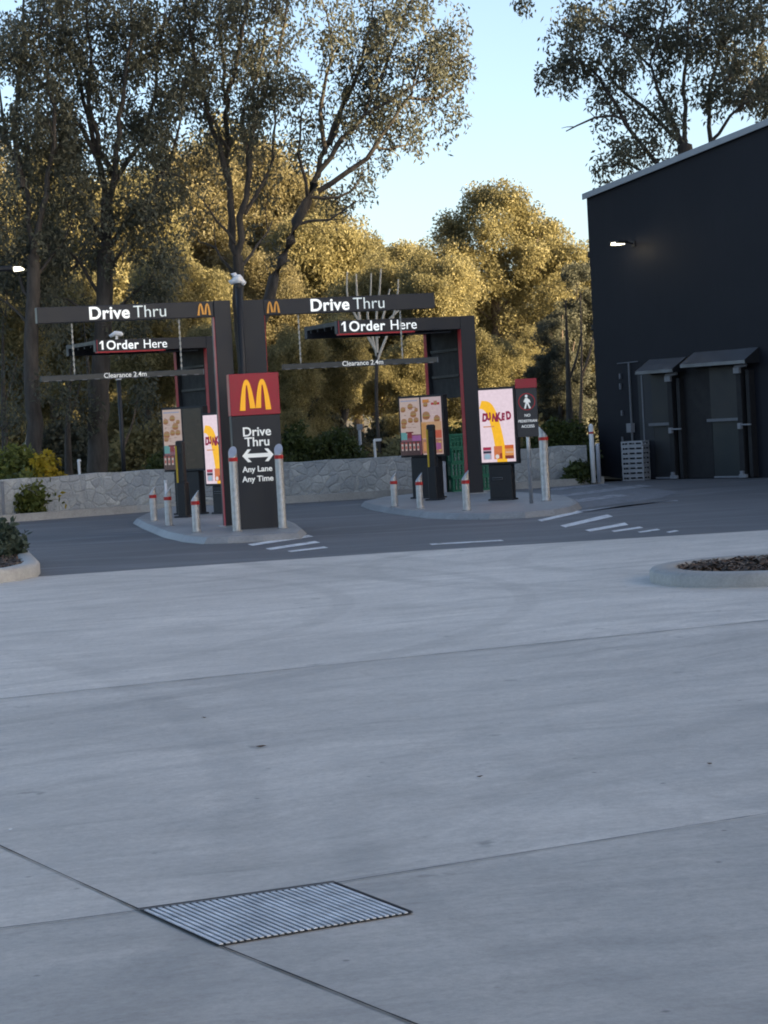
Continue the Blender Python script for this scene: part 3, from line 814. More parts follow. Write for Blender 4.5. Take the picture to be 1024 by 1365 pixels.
# ------------------------------------------------------------------ menu boards and displays
def menu_polys(w, h, kind, rnd):
    p = []
    if kind == 'burgers':
        p.append((rect(0, w, 0, h), (.60, .47, .44)))
        p.append((rect(0, w, 0, h * .36), (.22, .09, .13)))
        p.append((rect(0, w * .3, h * .27, h * .40), (.12, .34, .36)))
        p.append((rect(w * .55, w, h * .25, h * .34), (.32, .12, .34)))
        p.append((rect(w * .05, w * .9, h * .94, h * .96), (.3, .34, .5)))
        p[:] = [(q, tuple(v * .8 for v in c_)) for q, c_ in p]
        for r_ in range(16):
            x, z = rnd.uniform(.05, .7), rnd.uniform(.44, .92); p.append((rect(x * w, (x + rnd.uniform(.08, .2)) * w, z * h, z * h + .008), (.20, .12, .10)))
        for (x, z, s) in ((.18, .79, .13), (.55, .84, .14), (.85, .78, .10), (.70, .70, .16), (.22, .57, .16), (.55, .60, .13), (.84, .60, .13), (.2, .50, .12)):
            burger(p, x * w, z * h, s, rnd)
        p.append((rect(w * .30, w * .68, h * .385, h * .41), (.12, .015, .02)))
        p.append((rect(w * .38, w * .60, h * .30, h * .385), (.18, .02, .03)))
        p.append((rect(0, w, 0, h * .24), (.05, .03, .035)))
        for k in range(5):
            x = w * (.1 + .2 * k)
            p.append((rect(x - .022, x + .022, h * .08, h * .21), (.42, .34, .33)))
            p.append((rect(x - .026, x + .026, h * .20, h * .225), (.25, .05, .05)))
            p.append((rect(x - .015, x + .015, h * .11, h * .16), (.30, .06, .05)))
    elif kind == 'meals':
        p.append((rect(0, w, 0, h), (.56, .41, .38)))
        p.append((rect(0, w, h * .62, h), (.52, .40, .42)))
        p.append((rect(w * .08, w * .40, h * .90, h * .96), (.46, .18, .03)))
        p.append((rect(w * .5, w * .92, h * .86, h * .90), (.34, .03, .04)))
        for r_ in range(18):
            x, z = rnd.uniform(.05, .7), rnd.uniform(.3, .95); p.append((rect(x * w, (x + rnd.uniform(.08, .22)) * w, z * h, z * h + .009), rnd.choice(((.22, .10, .08), (.34, .05, .05), (.60, .50, .46)))))
        for (x, z, s) in ((.25, .66, .2), (.78, .60, .16), (.75, .88, .10), (.25, .86, .12)):
            burger(p, x * w, z * h, s, rnd)
        p.append((rect(0, w, h * .40, h * .57), (.50, .30, .17)))
        p.append((rect(0, w * .25, h * .28, h * .55), (.48, .25, .09)))
        p.append((rect(w * .62, w, h * .28, h * .42), (.46, .10, .06)))
        p.append((rect(0, w, h * .02, h * .27), (.35, .17, .12)))
        for k in range(4):
            x = w * (.14 + .25 * k); p.append((rect(x - .03, x + .03, h * .06, h * .22), (.55, .26 + .05 * k, .10)))
        p.append((rect(w * .7, w * .95, h * .08, h * .20), (.30, .10, .24)))
    elif kind == 'fry':
        p.append((rect(0, w, 0, h), (.98, .80, .90)))
        o_, i_ = [], []
        for k in range(15):                       # thick golden fry curving down the panel
            t = k / 14
            cx = w * (-.02 + .60 * t ** .55 + .03 * t); cz = h * (.80 - .80 * t ** 2.1)
            o_.append((cx + w * (.10 + .05 * t), cz + h * .055 * (1 - t))); i_.append((cx - w * (.10 + .05 * t), cz - h * .055 * (1 - t)))
        for k in range(14):
            q = [i_[k], i_[k + 1], o_[k + 1], o_[k]]
            q = [(min(max(a, 0), w), min(max(b, 0), h)) for a, b in q]
            p.append((q, (1.15, .62, .02)))
        p.append((rect(w * .1, w * .42, h * .485, h * .50), (.72, .30, .12)))
        p.append((rect(w * .06, w * .30, h * .04, h * .20), (.52, .40, .50)))
        p.append((rect(w * .06, w * .30, h * .17, h * .21), (.42, .02, .07)))
        p.append((rect(w * .06, w * .30, h * .125, h * .155), (.02, .02, .05)))
        p.append((ell(w * .18, h * .08, w * .09, h * .04), (.35, .52, .66)))
        p.append((rect(w * .38, w * .62, h * .04, h * .22), (.70, .20, .06)))
        p.append((rect(w * .55, w * .62, h * .05, h * .12), (.35, .05, .02)))
        p.append((ell(w * .47, h * .075, w * .055, h * .03), (.85, .80, .78)))
        p.append((rect(w * .70, w * .96, h * .04, h * .23), (.80, .34, .10)))
        p.append((rect(w * .70, w * .96, h * .18, h * .23), (.68, .14, .03)))
        p.append((rect(w * .72, w * .94, h * .12, h * .14), (.75, .50, .35)))
        p.append((rect(w * .70, w * .96, h * .04, h * .085), (.22, .03, .02)))
    else:
        p.append((rect(0, w, 0, h), (.010, .009, .009)))
        for k in range(26):
            x, z = rnd.uniform(.02, w * .8), rnd.uniform(.03, h * .92)
            p.append((rect(x, x + rnd.uniform(.02, .12), z, z + rnd.uniform(.006, .02)), (.035, .028, .026)))
    return p

def menu_board(px, py, rz, label, kinds, seed, w=.57, h=1.13, zb=.78):
    b = G(px, py, ISL); rnd = random.Random(seed)
    o = thing('menu_board', b, rz, label, 'menu board', 'outdoor digital menu boards')
    n = len(kinds); Wd = n * w + (n + 1) * .035
    mb = MB(); mb.bbox(-Wd / 2, Wd / 2, .0, .16, zb, zb + h + .08, .008); cs = mb.build('casing', M['black'], o)
    for k, kd in enumerate(kinds):
        x0 = -Wd / 2 + .035 + k * (w + .035)
        s = picture('screen', menu_polys(w, h, kd, rnd), cs, (x0, -.003, zb + .04))
        if kd == 'fry':
            cx = w * .09
            for i, ch in enumerate('DUNKED'):
                t = text('lettering', ch, [.185, .165, .175, .20, .16, .185][i], M['maroon'], s, (cx, -.03, h * (.575 + [.0, .012, -.004, -.012, .006, .008][i])), .012, .002)
                t.rotation_euler = (R(90), R([6, -4, 8, -7, 5, -3][i]), 0); t.scale = (.66, 1, 1)
                cx += w * .142
    mb = MB(); mb.bbox(-Wd * .30, Wd * .30, .03, .20, -.02, zb - .003, .01); pd = mb.build('pedestal', M['black'], o)
    mb = MB(); mb.bbox(-Wd * .34, Wd * .34, .0, .23, -.004, .03, .008); mb.build('base_plate', M['black'], o)
    return o
m_, n_m, l_m, b_m = new_mat('maroon lettering'); b_m.inputs['Base Color'].default_value = (.16, .01, .03, 1)
b_m.inputs['Emission Color'].default_value = (.20, .012, .04, 1); b_m.inputs['Emission Strength'].default_value = .25; M['maroon'] = m_
M['display_off'] = painted('switched off display', (.008, .008, .009), .3, .2, 20)

mbR = menu_board(567, 664.5, R(-36), 'double menu board showing burgers and meals on the right island', ['burgers', 'meals'], 4, w=.455, h=1.07)
mbL = menu_board(250, 686, R(-33), 'double menu board with its right screen dark on the left island', ['burgers', 'off'], 7, w=.42, h=1.08)
def fry_display(px, py, rz, label, seed, w=.66, h=1.24, zb=.60):
    o = menu_board(px, py, rz, label, ['fry'], seed, w, h, zb)
    o.name = 'promotion_display'; o['category'] = 'display'; o['group'] = 'fry promotion displays'
    for ch in list(o.children):
        if ch.name.split('.')[0] == 'pedestal':
            mb = MB(); mb.box(-.02 - .13, -.02 + .06, .018, .0295, .36, .40); mb.build('card_slot', M['conduit'], ch)
            mb = MB(); mb.box(-.145, .035, .012, .0175, .368, .392); mb.build('slot_label', M['deep'], ch)
    return o
frR = fry_display(668, 667, R(-24), 'upright display with a golden fry advertisement beside the no pedestrian sign', 11, .635, 1.26, .63)
frL = fry_display(294, 685, R(-40), 'upright fry advertisement display half hidden by the left gantry post', 12, .60, 1.22, .50)

def speaker_post(px, py, rz, h, label):
    b = G(px, py, ISL); o = thing('speaker_post', b, rz, label, 'speaker post', 'order speaker posts')
    mb = MB(); mb.bbox(-.085, .085, 0, .16, -.02, .62, .015); mb.bbox(-.075, .075, .015, .12, .603, h, .02); mb.build('column', M['black'], o)
    mb = MB(); mb.box(-.071, -.038, .004, .0135, .60, h - .09); mb.build('yellow_strip', M['yellow'], o)
    mb = MB()
    for k in range(6): mb.box(-.02, .05, .006, .0135, h - .22 + k * .018, h - .212 + k * .018)
    mb.build('speaker_grille', M['bar_grey'], o)
    mb = MB(); mb.bbox(-.14, .14, -.05, .25, -.004, .03, .01); mb.build('base_plate', M['black'], o)
    return o
speaker_post(577.5, 667, R(-25), 1.38, 'black order speaker post with yellow strip in front of the lit double menu board')
speaker_post(243, 690, R(-25), 1.34, 'black order speaker post with yellow strip in front of the half dark menu board')

# thin pole with white dome camera beside the gantries, and its twin near the wall
def dome_pole(base, h, r, label):
    o = thing('camera_pole', base, 0, label, 'pole', 'black camera poles')
    mb = MB(); mb.tube([(0, 0, -.03), (0, 0, h)], r, 12); mb.build('pole', M['black'], o, True)
    mb = MB(); mb.bbox(-.16, .16, -.16, .16, -.004, .02, .006); mb.build('base_plate', M['black'], o)
    mb = MB()
    if h < 3:
        mb.tube([(0, 0, h + .0), (.0, 0, h + .06), (0, 0, h + .10)], [.065, .06, .03], 14); mb.build('camera_dome', M['white_paint'], o, True); return o
    mb.tube([(-.075, 0, h - .01), (-.085, 0, h + .04), (-.065, 0, h + .12), (-.02, 0, h + .15)], [.04, .075, .06, .02], 12)
    mb.tube([(0, 0, h + .0), (.0, 0, h + .08), (0, 0, h + .13)], [.085, .08, .04], 14); mb.tube([(.03, 0, h + .05), (.1, -.02, h - .02)], [.05, .035], 10)
    mb.build('camera_dome', M['white_paint'], o, True)
    mb = MB(); mb.tube([(0, 0, h - .07), (0, 0, h - .001)], .055, 10); mb.build('collar', M['black'], o)
    return o
dome_pole(G(336, 700, ISL), 3.72, .05, 'tall thin black pole with white camera dome between the Drive Thru gantries')
dome_pole(G(168, 672, .13), 2.62, .045, 'shorter black pole with white camera head in front of the stone wall')

# no pedestrian sign
b = G(709, 671, ISL)
ns = thing('pedestrian_sign', b, R(6), 'grey no pedestrian access sign with red top on a steel pole', 'sign')
mb = MB(); mb.tube([(0, .03, -.03), (0, .03, 1.98)], .032, 12); mb.build('pole', M['galv'], ns, True)
mb = MB(); mb.bbox(-.175, .175, -.02, -.004, 1.10, 2.05, .004); pn = mb.build('sign_panel', M['grey_sign'], ns)
mb = MB(); mb.bbox(-.18, .18, -.03, -.001, 1.905, 2.06, .004); mb.build('red_header', M['red_sign'], pn)
zc2 = 1.68
mb = MB()
for i in range(32):
    a0, a1 = 2 * math.pi * i / 32, 2 * math.pi * (i + 1) / 32
    mb.flat([(.142 * math.cos(a0), zc2 + .142 * math.sin(a0)), (.142 * math.cos(a1), zc2 + .142 * math.sin(a1)), (.128 * math.cos(a1), zc2 + .128 * math.sin(a1)), (.128 * math.cos(a0), zc2 + .128 * math.sin(a0))], -.0225)
mb.build('red_ring', M['red'], pn)
mb = MB()
mb.flat(ell(-.005, zc2 + .092, .022, .024), -.023)
mb.flat([(-.028, zc2 + .060), (.012, zc2 + .064), (.040, zc2 + .02), (.030, zc2 - .03), (-.022, zc2 - .025), (-.032, zc2 + .01)], -.0232)
mb.flat([(-.028, zc2 + .055), (-.055, zc2 + .0), (-.042, zc2 - .012), (-.018, zc2 + .02)], -.0234)
mb.flat([(.012, zc2 + .055), (.050, zc2 + .03), (.062, zc2 - .015), (.048, zc2 - .02), (.03, zc2 + .01)], -.0236)
mb.flat([(-.022, zc2 - .022), (.004, zc2 - .022), (-.022, zc2 - .115), (-.05, zc2 - .112)], -.0238)
mb.flat([(.0, zc2 - .022), (.028, zc2 - .026), (.062, zc2 - .108), (.036, zc2 - .114)], -.0240)
mb.build('walking_figure', M['white'], pn)
for s, z in (('NO', 1.435), ('PEDESTRIAN', 1.345), ('ACCESS', 1.255)):
    text('lettering', s, .062 if s != 'PEDESTRIAN' else .056, M['white'], pn, (0, -.0215, z), .0012, .002, 'CENTER')

# ------------------------------------------------------------------ crates
def green_crate(name, mat):
    o = thing(name, (0, 0, 0), 0, None, None)
    w, d, h = .34, .34, .285
    mb = MB()
    for z in (0, h - .035): 
        mb.box(-w / 2, w / 2, -d / 2, -d / 2 + .014, z, z + .035); mb.box(-w / 2, w / 2, d / 2 - .014, d / 2, z, z + .035)
        mb.box(-w / 2, -w / 2 + .014, -d / 2 + .0145, d / 2 - .0145, z, z + .035); mb.box(w / 2 - .014, w / 2, -d / 2 + .0145, d / 2 - .0145, z, z + .035)
    for k in range(5):
        u = -w / 2 + .006 + k * (w - .044) / 4
        mb.box(u, u + .03, -d / 2 + .002, -d / 2 + .012, .0355, h - .0355); mb.box(u, u + .03, d / 2 - .012, d / 2 - .002, .0355, h - .0355)
        mb.box(-w / 2 + .002, -w / 2 + .012, u + .0005, u + .03, .0355, h - .0355); mb.box(w / 2 - .012, w / 2 - .002, u + .0005, u + .03, .0355, h - .0355)
    for z in (.12, .185): mb.box(-w / 2 + .016, w / 2 - .016, -d / 2 - .001, -d / 2 + .0015, z, z + .018)
    mb.box(-w / 2 + .015, w / 2 - .015, -d / 2 + .015, d / 2 - .015, .004, .012)
    mb.build('crate_shell', mat, o); return o
gc = None
words = ['bottom', 'second', 'third', 'top']
for st, (px, py) in enumerate(((611, 655), (648, 655))):
    base = G(px, py, .0); base = Vector((base.x * 45.6 / base.y, 45.6, ISL))
    for k in range(4 if st == 0 else 3):
        o = gc if gc and False else (copy_tree(gc) if gc else green_crate('milk_crate', M['green_crate']))
        gc = gc or o
        o.location = base + Vector((random.Random(k + st * 7).uniform(-.01, .01), .0, k * .29)); o.rotation_euler = (0, 0, R(17 + random.Random(k * 3 + st).uniform(-2, 2)))
        pos = words[k] if not (st == 1 and k == 2) else 'top'
        tag(o, f'{pos} green milk crate in the stack ' + ('left of the right canopy post' if st == 0 else 'between the canopy post and the fry display'), 'crate', 'stacked green milk crates')
b = G(592, 659, ISL)
o = thing('service_cabinet', Vector((b.x, 45.4, ISL)), R(15), 'plain pale grey service box beside the green crates', 'cabinet')
mb = MB(); mb.bbox(-.10, .10, 0, .2, -.02, .62, .008); mb.build('box', M['galv_cap'], o)
mb = MB(); mb.box(-.085, .085, -.006, -.0015, .05, .58); mb.build('door', M['galv_cap'], o)

def tray():
    o = thing('bread_tray', (0, 0, 0), 0, None, None); w, d, h = .50, .40, .105
    mb = MB()
    for (a, b_) in ((-d / 2, -d / 2 + .015), (d / 2 - .015, d / 2)):
        mb.box(-w / 2, w / 2, a, b_, 0, .03); mb.box(-w / 2, w / 2, a, b_, .072, h)
        for k in range(4):
            u = -w / 2 + k * (w - .03) / 3; mb.box(u, u + .03, a + .002, b_ - .002, .0305, .0715)
    for (a, b_) in ((-w / 2, -w / 2 + .015), (w / 2 - .015, w / 2)):
        mb.box(a, b_, -d / 2 + .0155, d / 2 - .0155, 0, .03); mb.box(a, b_, -d / 2 + .0155, d / 2 - .0155, .072, h)
        for k in range(3):
            u = -d / 2 + .016 + k * (d - .062) / 2; mb.box(a + .002, b_ - .002, u, u + .03, .0305, .0715)
    mb.box(-w / 2 + .016, w / 2 - .016, -d / 2 + .016, d / 2 - .016, .004, .012)
    mb.build('tray_shell', M['grey_crate'], o); return o
tr = None
st_, _ = W(849, 639)
ords = ['bottom', 'second', 'third', 'fourth', 'fifth', 'sixth', 'seventh', 'eighth', 'top']
tb = G(850, 640.5, .0); NT = 8
for k in range(NT):
    o = copy_tree(tr) if tr else tray(); tr = tr or o
    o.location = tb + Vector((0, .12, .004 + k * .107)); o.rotation_euler = (0, 0, R(-28 + random.Random(k).uniform(-1.5, 1.5)))
    tag(o, f"grey plastic bread tray, {'top' if k == NT - 1 else ords[k]} {'' if k in (0, NT - 1) else 'from the bottom '}of the stack by the black building", 'tray', 'stacked grey bread trays')

# ------------------------------------------------------------------ floor grate
g0, g1_, g2_, g3_ = [Vector((*p, 0)) for p in gq]
gr = thing('drain_grate', (0, 0, 0), 0, 'square steel drain grate set in the concrete at the bottom', 'grate')
mb = MB(); mb.sheet([g0.xy, g0.lerp(g3_, .985).xy, g1_.lerp(g2_, .985).xy, g1_.xy][::-1], .0125); mb.build('pit', M['deep'], gr)  # flat dark sheet standing in for the shaded pit below the bars
ax, ay = (g1_ - g0), (g3_ - g0)
def gp(u, v, z): 
    p = g0.lerp(g1_, u).lerp(g3_.lerp(g2_, u), v); return (p.x, p.y, z)
M['grate_steel'] = painted('grate bars', (.54, .56, .59), .5, .3, 9, .15)
mb = MB(); nb_ = 29
for k in range(nb_):
    u0, u1 = .010 + .975 * k / nb_, .010 + .975 * (k + .56) / nb_
    v = [gp(u0, .045, .014), gp(u1, .045, .014), gp(u1, .985, .014), gp(u0, .985, .014), gp(u0, .045, .0175), gp(u1, .045, .0175), gp(u1, .985, .0175), gp(u0, .985, .0175)]
    mb.add(v, [(4, 5, 6, 7), (0, 1, 5, 4), (1, 2, 6, 5), (2, 3, 7, 6), (3, 0, 4, 7)])
mb.build('bars', M['grate_steel'], gr)
mb = MB()
for (ua, ub, va, vb_) in ((0, 1, -.018, .018), (0, .006, .019, .985), (.988, 1.0, .019, .985)):  # steel frame; its wide dark back strip paints in the recess shadow
    mb.add([gp(ua, va, .0165), gp(ub, va, .0165), gp(ub, vb_, .0165), gp(ua, vb_, .0165)], [(0, 1, 2, 3)])
mb.build('frame', painted('steel frame with recess shade', (.05, .042, .04), .7, .3, 20, .4), gr)

# ------------------------------------------------------------------ trees
def mesh_np(name, verts, faces4, mat, parent, tint=None, smooth=False):
    me = bpy.data.meshes.new(name)
    nv, nf = len(verts), len(faces4)
    me.vertices.add(nv); me.vertices.foreach_set('co', verts.astype(np.float32).ravel())
    me.loops.add(nf * 4); me.loops.foreach_set('vertex_index', faces4.astype(np.int32).ravel())
    me.polygons.add(nf); me.polygons.foreach_set('loop_start', np.arange(0, nf * 4, 4, dtype=np.int32))
    if smooth: me.polygons.foreach_set('use_smooth', np.ones(nf, dtype=bool))
    if tint is not None:
        a = me.attributes.new('tint', 'FLOAT', 'POINT'); a.data.foreach_set('value', tint.astype(np.float32))
    me.update(calc_edges=True); me.validate()
    return link(name, me, mat, parent)

def leaves(cent, rad, cnt, rng, size=(.16, .035), droop=.8, squash=1.0):
    """cent Nx3, rad N, cnt N -> diamond leaves scattered in every clump"""
    idx = np.repeat(np.arange(len(cent)), cnt); n = len(idx)
    q = rng.normal(size=(n, 3)); q /= np.linalg.norm(q, axis=1)[:, None]
    rr = rad[idx] * rng.uniform(.15, 1, n) ** .6
    c = cent[idx] + q * rr[:, None] * np.array([1, 1, squash])
    d = rng.normal(size=(n, 3)) * .75; d[:, 2] -= droop; d /= np.linalg.norm(d, axis=1)[:, None]
    w = np.cross(d, rng.normal(size=(n, 3))); w /= np.linalg.norm(w, axis=1)[:, None] + 1e-9
    L = size[0] * rng.uniform(.6, 1.35, n)[:, None]; Wd = size[1] * rng.uniform(.7, 1.3, n)[:, None]
    v = np.stack([c, c + d * L * .45 + w * Wd, c + d * L, c + d * L * .45 - w * Wd], 1).reshape(-1, 3)
    f = np.arange(n * 4).reshape(-1, 4)
    ct = rng.uniform(0, 1, len(cent))
    return v, f, np.repeat(ct[idx], 4)

class Wood:
    def __init__(s): s.v = []; s.f = []; s.n = 0
    def tube(s, pts, r0, r1, n=6):
        pts = np.asarray(pts, float); m = len(pts)
        t = np.gradient(pts, axis=0); t /= np.linalg.norm(t, axis=1)[:, None] + 1e-9
        up = np.where(np.abs(t[:, 2:3]) < .9, np.array([[0, 0, 1.]]), np.array([[1., 0, 0]]))
        a = np.cross(t, up); a /= np.linalg.norm(a, axis=1)[:, None] + 1e-9; b = np.cross(t, a)
        rs = np.linspace(r0, r1, m)[:, None, None]
        w = np.linspace(0, 2 * np.pi, n, endpoint=False)
        ring = pts[:, None, :] + rs * (np.cos(w)[None, :, None] * a[:, None, :] + np.sin(w)[None, :, None] * b[:, None, :])
        s.v.append(ring.reshape(-1, 3))
        i = np.arange(m - 1)[:, None] * n; k = np.arange(n)[None, :]; k2 = (k + 1) % n
        s.f.append(np.stack([i + k, i + k2, i + n + k2, i + n + k], -1).reshape(-1, 4) + s.n); s.n += m * n
    def build(s, name, mat, parent):
        return mesh_np(name, np.concatenate(s.v), np.concatenate(s.f), mat, parent, smooth=True)

def resample(pts, step):
    pts = [Vector(p) for p in pts]; out = []
    for i in range(len(pts) - 1):
        p0 = pts[max(i - 1, 0)]; p1 = pts[i]; p2 = pts[i + 1]; p3 = pts[min(i + 2, len(pts) - 1)]
        k = max(2, int((p2 - p1).length / step))
        for j in range(k):
            t = j / k
            out.append(.5 * ((2 * p1) + (-p0 + p2) * t + (2 * p0 - 5 * p1 + 4 * p2 - p3) * t * t + (-p0 + 3 * p1 - 3 * p2 + p3) * t ** 3))
    out.append(pts[-1]); return np.array([tuple(p) for p in out])

def grow(trunk, limbs, rng, r_trunk=.25, leaf_from=.3, spacing=.42, sub_len=(.7, 1.7), clump=(.17, .38), per=190, spread=1.0,
         size=(.135, .024), droop=.8, twigs=3, bare=(), hang=1):
    wood = Wood(); cent = []; rad = []
    tp = resample(trunk, .4); tp = tp + rng.normal(size=tp.shape) * .02
    wood.tube(tp, r_trunk, r_trunk * .72, 9)
    for li, lb in enumerate(limbs):
        lp = resample(lb, .35); lp[1:] += rng.normal(size=lp[1:].shape) * .035
        L = np.linalg.norm(np.diff(lp, axis=0), axis=1).sum()
        r0 = min(r_trunk * .55, .028 + .009 * L)
        wood.tube(lp, r0, .014, 7)
        isb = li in bare
        m = len(lp); k = int(leaf_from * m) if not isb else int(.4 * m)
        nsub = max(2, int(L * (1 - leaf_from) / spacing)) if not isb else 3
        for q in range(nsub):
            t = leaf_from + (1 - leaf_from) * (q + rng.uniform(0, 1)) / nsub
            i = min(m - 2, int(t * (m - 1))); p = lp[i]; d = lp[i + 1] - lp[i]; d /= np.linalg.norm(d) + 1e-9
            o = rng.normal(size=3); o -= d * o.dot(d); o /= np.linalg.norm(o)
            dirv = d * .55 + o * .85 * spread + np.array([0, 0, .15]); dirv /= np.linalg.norm(dirv)
            ln = rng.uniform(*sub_len) * (1.05 - .45 * t)
            pts = [p]; cur = dirv.copy()
            for s_ in range(4):
                cur = cur + rng.normal(size=3) * .2 + np.array([0, 0, .10 - .14 * s_]); cur /= np.linalg.norm(cur); pts.append(pts[-1] + cur * ln / 4)
            wood.tube(np.array(pts), .016, .006, 4)
            if isb: continue
            for tw in range(twigs):
                s0_ = pts[rng.integers(1, 5)]; dv = cur * .3 + rng.normal(size=3) * .7 + np.array([0, 0, -.1]); dv /= np.linalg.norm(dv)
                tl = rng.uniform(.25, .6); e = s0_ + dv * tl
                wood.tube(np.array([s0_, s0_ + dv * tl * .5 + np.array([0, 0, .03]), e]), .007, .004, 3)
                cent.append(e); rad.append(rng.uniform(*clump))
            cent.append(pts[-1]); rad.append(rng.uniform(*clump))
    return wood, cent, rad

def make_tree(name, base, trunk, limbs, seed, label, cat, leaf, bark, clusters=(), group=None, ldensity=1.0, **kw):
    """trunk / limbs in coordinates local to base"""
    rng = np.random.default_rng(seed)
    o = thing(name, base, 0, label, cat, group)
    size = kw.get('size', (.135, .024)); per = kw.get('per', 170); droop = kw.get('droop', .8)
    wood, cent, rad = grow(trunk, limbs, rng, **kw)
    for (c, r, n) in clusters:             # extra leaf masses: many small clumps filling a rounded volume, joined by twigs
        c = np.array(c); k = n
        q = rng.normal(size=(k, 3)); q /= np.linalg.norm(q, axis=1)[:, None]
        pp = c + q * r * rng.uniform(.35, 1, k)[:, None] ** .5 * np.array([1, 1, .85])
        for p in pp[:max(2, k // 3)]:
            wood.tube(np.array([c - np.array([0, 0, r * .5]), (c + p) / 2 + rng.normal(size=3) * .05, p]), .018, .005, 3)
        cent += list(pp); rad += list(rng.uniform(*kw.get('clump', (.2, .42)), k))
    wood.build('trunk', bark, o)
    cent = np.array(cent); rad = np.array(rad)
    cnt = np.maximum(6, (per * ldensity * (rad / .42) ** 2 * rng.uniform(.4, 1.5, len(rad))).astype(int))
    v, f, t = leaves(cent, rad, cnt, rng, size, droop, kw.get('hang', .95))
    mesh_np('crown', v, f, leaf, o, t)
    return o

def px_tree(name, Y, trunk, limbs, seed, label, leaf, bark, clusters=(), zb=.3, depth=1.2, **kw):
    """survey points of a tree standing at distance Y; limbs also spread in depth"""
    rng = np.random.default_rng(seed + 99)
    tw = [P(x, y, Y) for x, y in trunk]
    base = Vector((tw[0].x, Y, zb)); tw[0] = Vector((tw[0].x, Y, zb - .15))
    loc = lambda p: tuple(p - base)
    lw = []
    for lb in limbs:
        dy = rng.uniform(-depth, depth); n = len(lb)
        pts = []
        for i, (x, y) in enumerate(lb):
            k = i / max(1, n - 1); pts.append(loc(P(x, y, Y) + Vector((0, dy * k, 0))))
        lw.append(pts)
    cl = []
    for (x, y, r, n) in clusters:
        p = P(x, y, Y) + Vector((0, rng.uniform(-depth, depth), 0)); cl.append((loc(p), r * Y / F, max(2, int(n * (.65 if kw.get('hang') else 1)))))
    return make_tree(name, base, [loc(p) for p in tw], lw, seed, label, 'tree', leaf, bark, cl, **kw)

D, B = M['leaf_dark'], M['bark']
px_tree('gum_tree', 53.5, [(128, 640), (133, 520), (138, 400), (140, 335)],
        [[(140, 335), (136, 250), (120, 170), (97, 90), (72, 5), (60, -70)], [(140, 335), (152, 250), (162, 160), (178, 60), (185, -70)],
         [(140, 335), (175, 290), (213, 240), (238, 180), (250, 110)], [(137, 395), (165, 325), (200, 262), (228, 240)],
         [(138, 320), (105, 265), (62, 210), (22, 150)], [(138, 400), (105, 350), (70, 325), (35, 330)], [(136, 440), (180, 390), (220, 345)],
         [(130, 210), (90, 150), (40, 90), (10, 30)], [(150, 250), (190, 170), (205, 80), (215, 0)], [(136, 430), (90, 400), (50, 395)],
         [(150, 235), (120, 140), (125, 50), (120, -40)], [(172, 95), (210, 60), (235, -10)]],
        21, 'large dark gum tree with forked trunk behind the left Drive Thru beam', D, B,
        clusters=[(90, 250, 55, 26), (60, 190, 45, 18), (180, 200, 50, 22), (150, 110, 55, 24), (110, 60, 50, 18), (60, 110, 40, 10), (200, 280, 40, 14), (90, 330, 50, 22), (30, 260, 45, 16), (180, 30, 45, 16), (40, 370, 40, 14), (150, 300, 40, 12), (100, 430, 36, 9), (165, 450, 34, 8), (205, 400, 36, 9), (90, 500, 30, 6), (180, 520, 30, 6), (130, 560, 26, 5), (235, 350, 34, 8), (60, 420, 30, 7)],
        r_trunk=.26, leaf_from=.22, hang=1.6, per=170, spacing=.45)
px_tree('gum_tree', 52.5, [(46, 645), (44, 540), (42, 430), (44, 340)],
        [[(44, 340), (30, 250), (5, 160), (-10, 60)], [(44, 340), (60, 260), (75, 170), (60, 80), (65, -20)], [(43, 400), (10, 340), (-30, 280)],
         [(43, 380), (80, 320), (100, 280)], [(30, 250), (20, 150), (30, 40), (20, -60)], [(44, 440), (5, 400), (-25, 395)]],
        22, 'dark gum tree with straight trunk at the left edge, above the green shrub', D, B,
        clusters=[(10, 300, 45, 16), (40, 180, 45, 14), (20, 60, 50, 12), (80, 30, 40, 10), (0, 400, 40, 12), (60, 420, 35, 9), (20, 490, 34, 8), (70, 530, 26, 5), (-5, 560, 28, 5)], r_trunk=.21, leaf_from=.3, hang=1.6, per=170, spacing=.45)
px_tree('gum_tree', 54.5, [(335, 640), (328, 520), (318, 400), (316, 340)],
        [[(316, 340), (306, 280), (303, 210), (298, 110), (290, 10), (287, -70)], [(316, 340), (328, 265), (334, 200), (352, 130), (378, 60), (392, -30)],
         [(304, 240), (285, 170), (264, 100), (250, 10), (246, -50)], [(300, 140), (318, 80), (330, 0), (335, -60)], [(331, 220), (322, 150), (345, 80), (358, -10)],
         [(314, 325), (290, 290), (268, 268)], [(326, 285), (352, 235), (366, 180), (362, 120)], [(305, 200), (275, 150), (248, 120)],
         [(318, 372), (285, 330), (262, 318)], [(318, 360), (345, 320), (360, 290)]],
        23, 'slender twin stemmed gum tree rising behind the dome topped pole', D, B,
        clusters=[(285, 80, 45, 18), (260, 130, 40, 16), (320, 60, 45, 18), (350, 110, 36, 14), (300, 180, 40, 14), (270, 210, 36, 12), (340, 190, 32, 10), (380, 40, 35, 9), (255, 40, 40, 14), (300, 10, 45, 10), (340, 10, 40, 8), (265, 290, 28, 6)],
        r_trunk=.17, leaf_from=.35, bare=(5, 8), hang=1.6, per=125, spacing=.45)
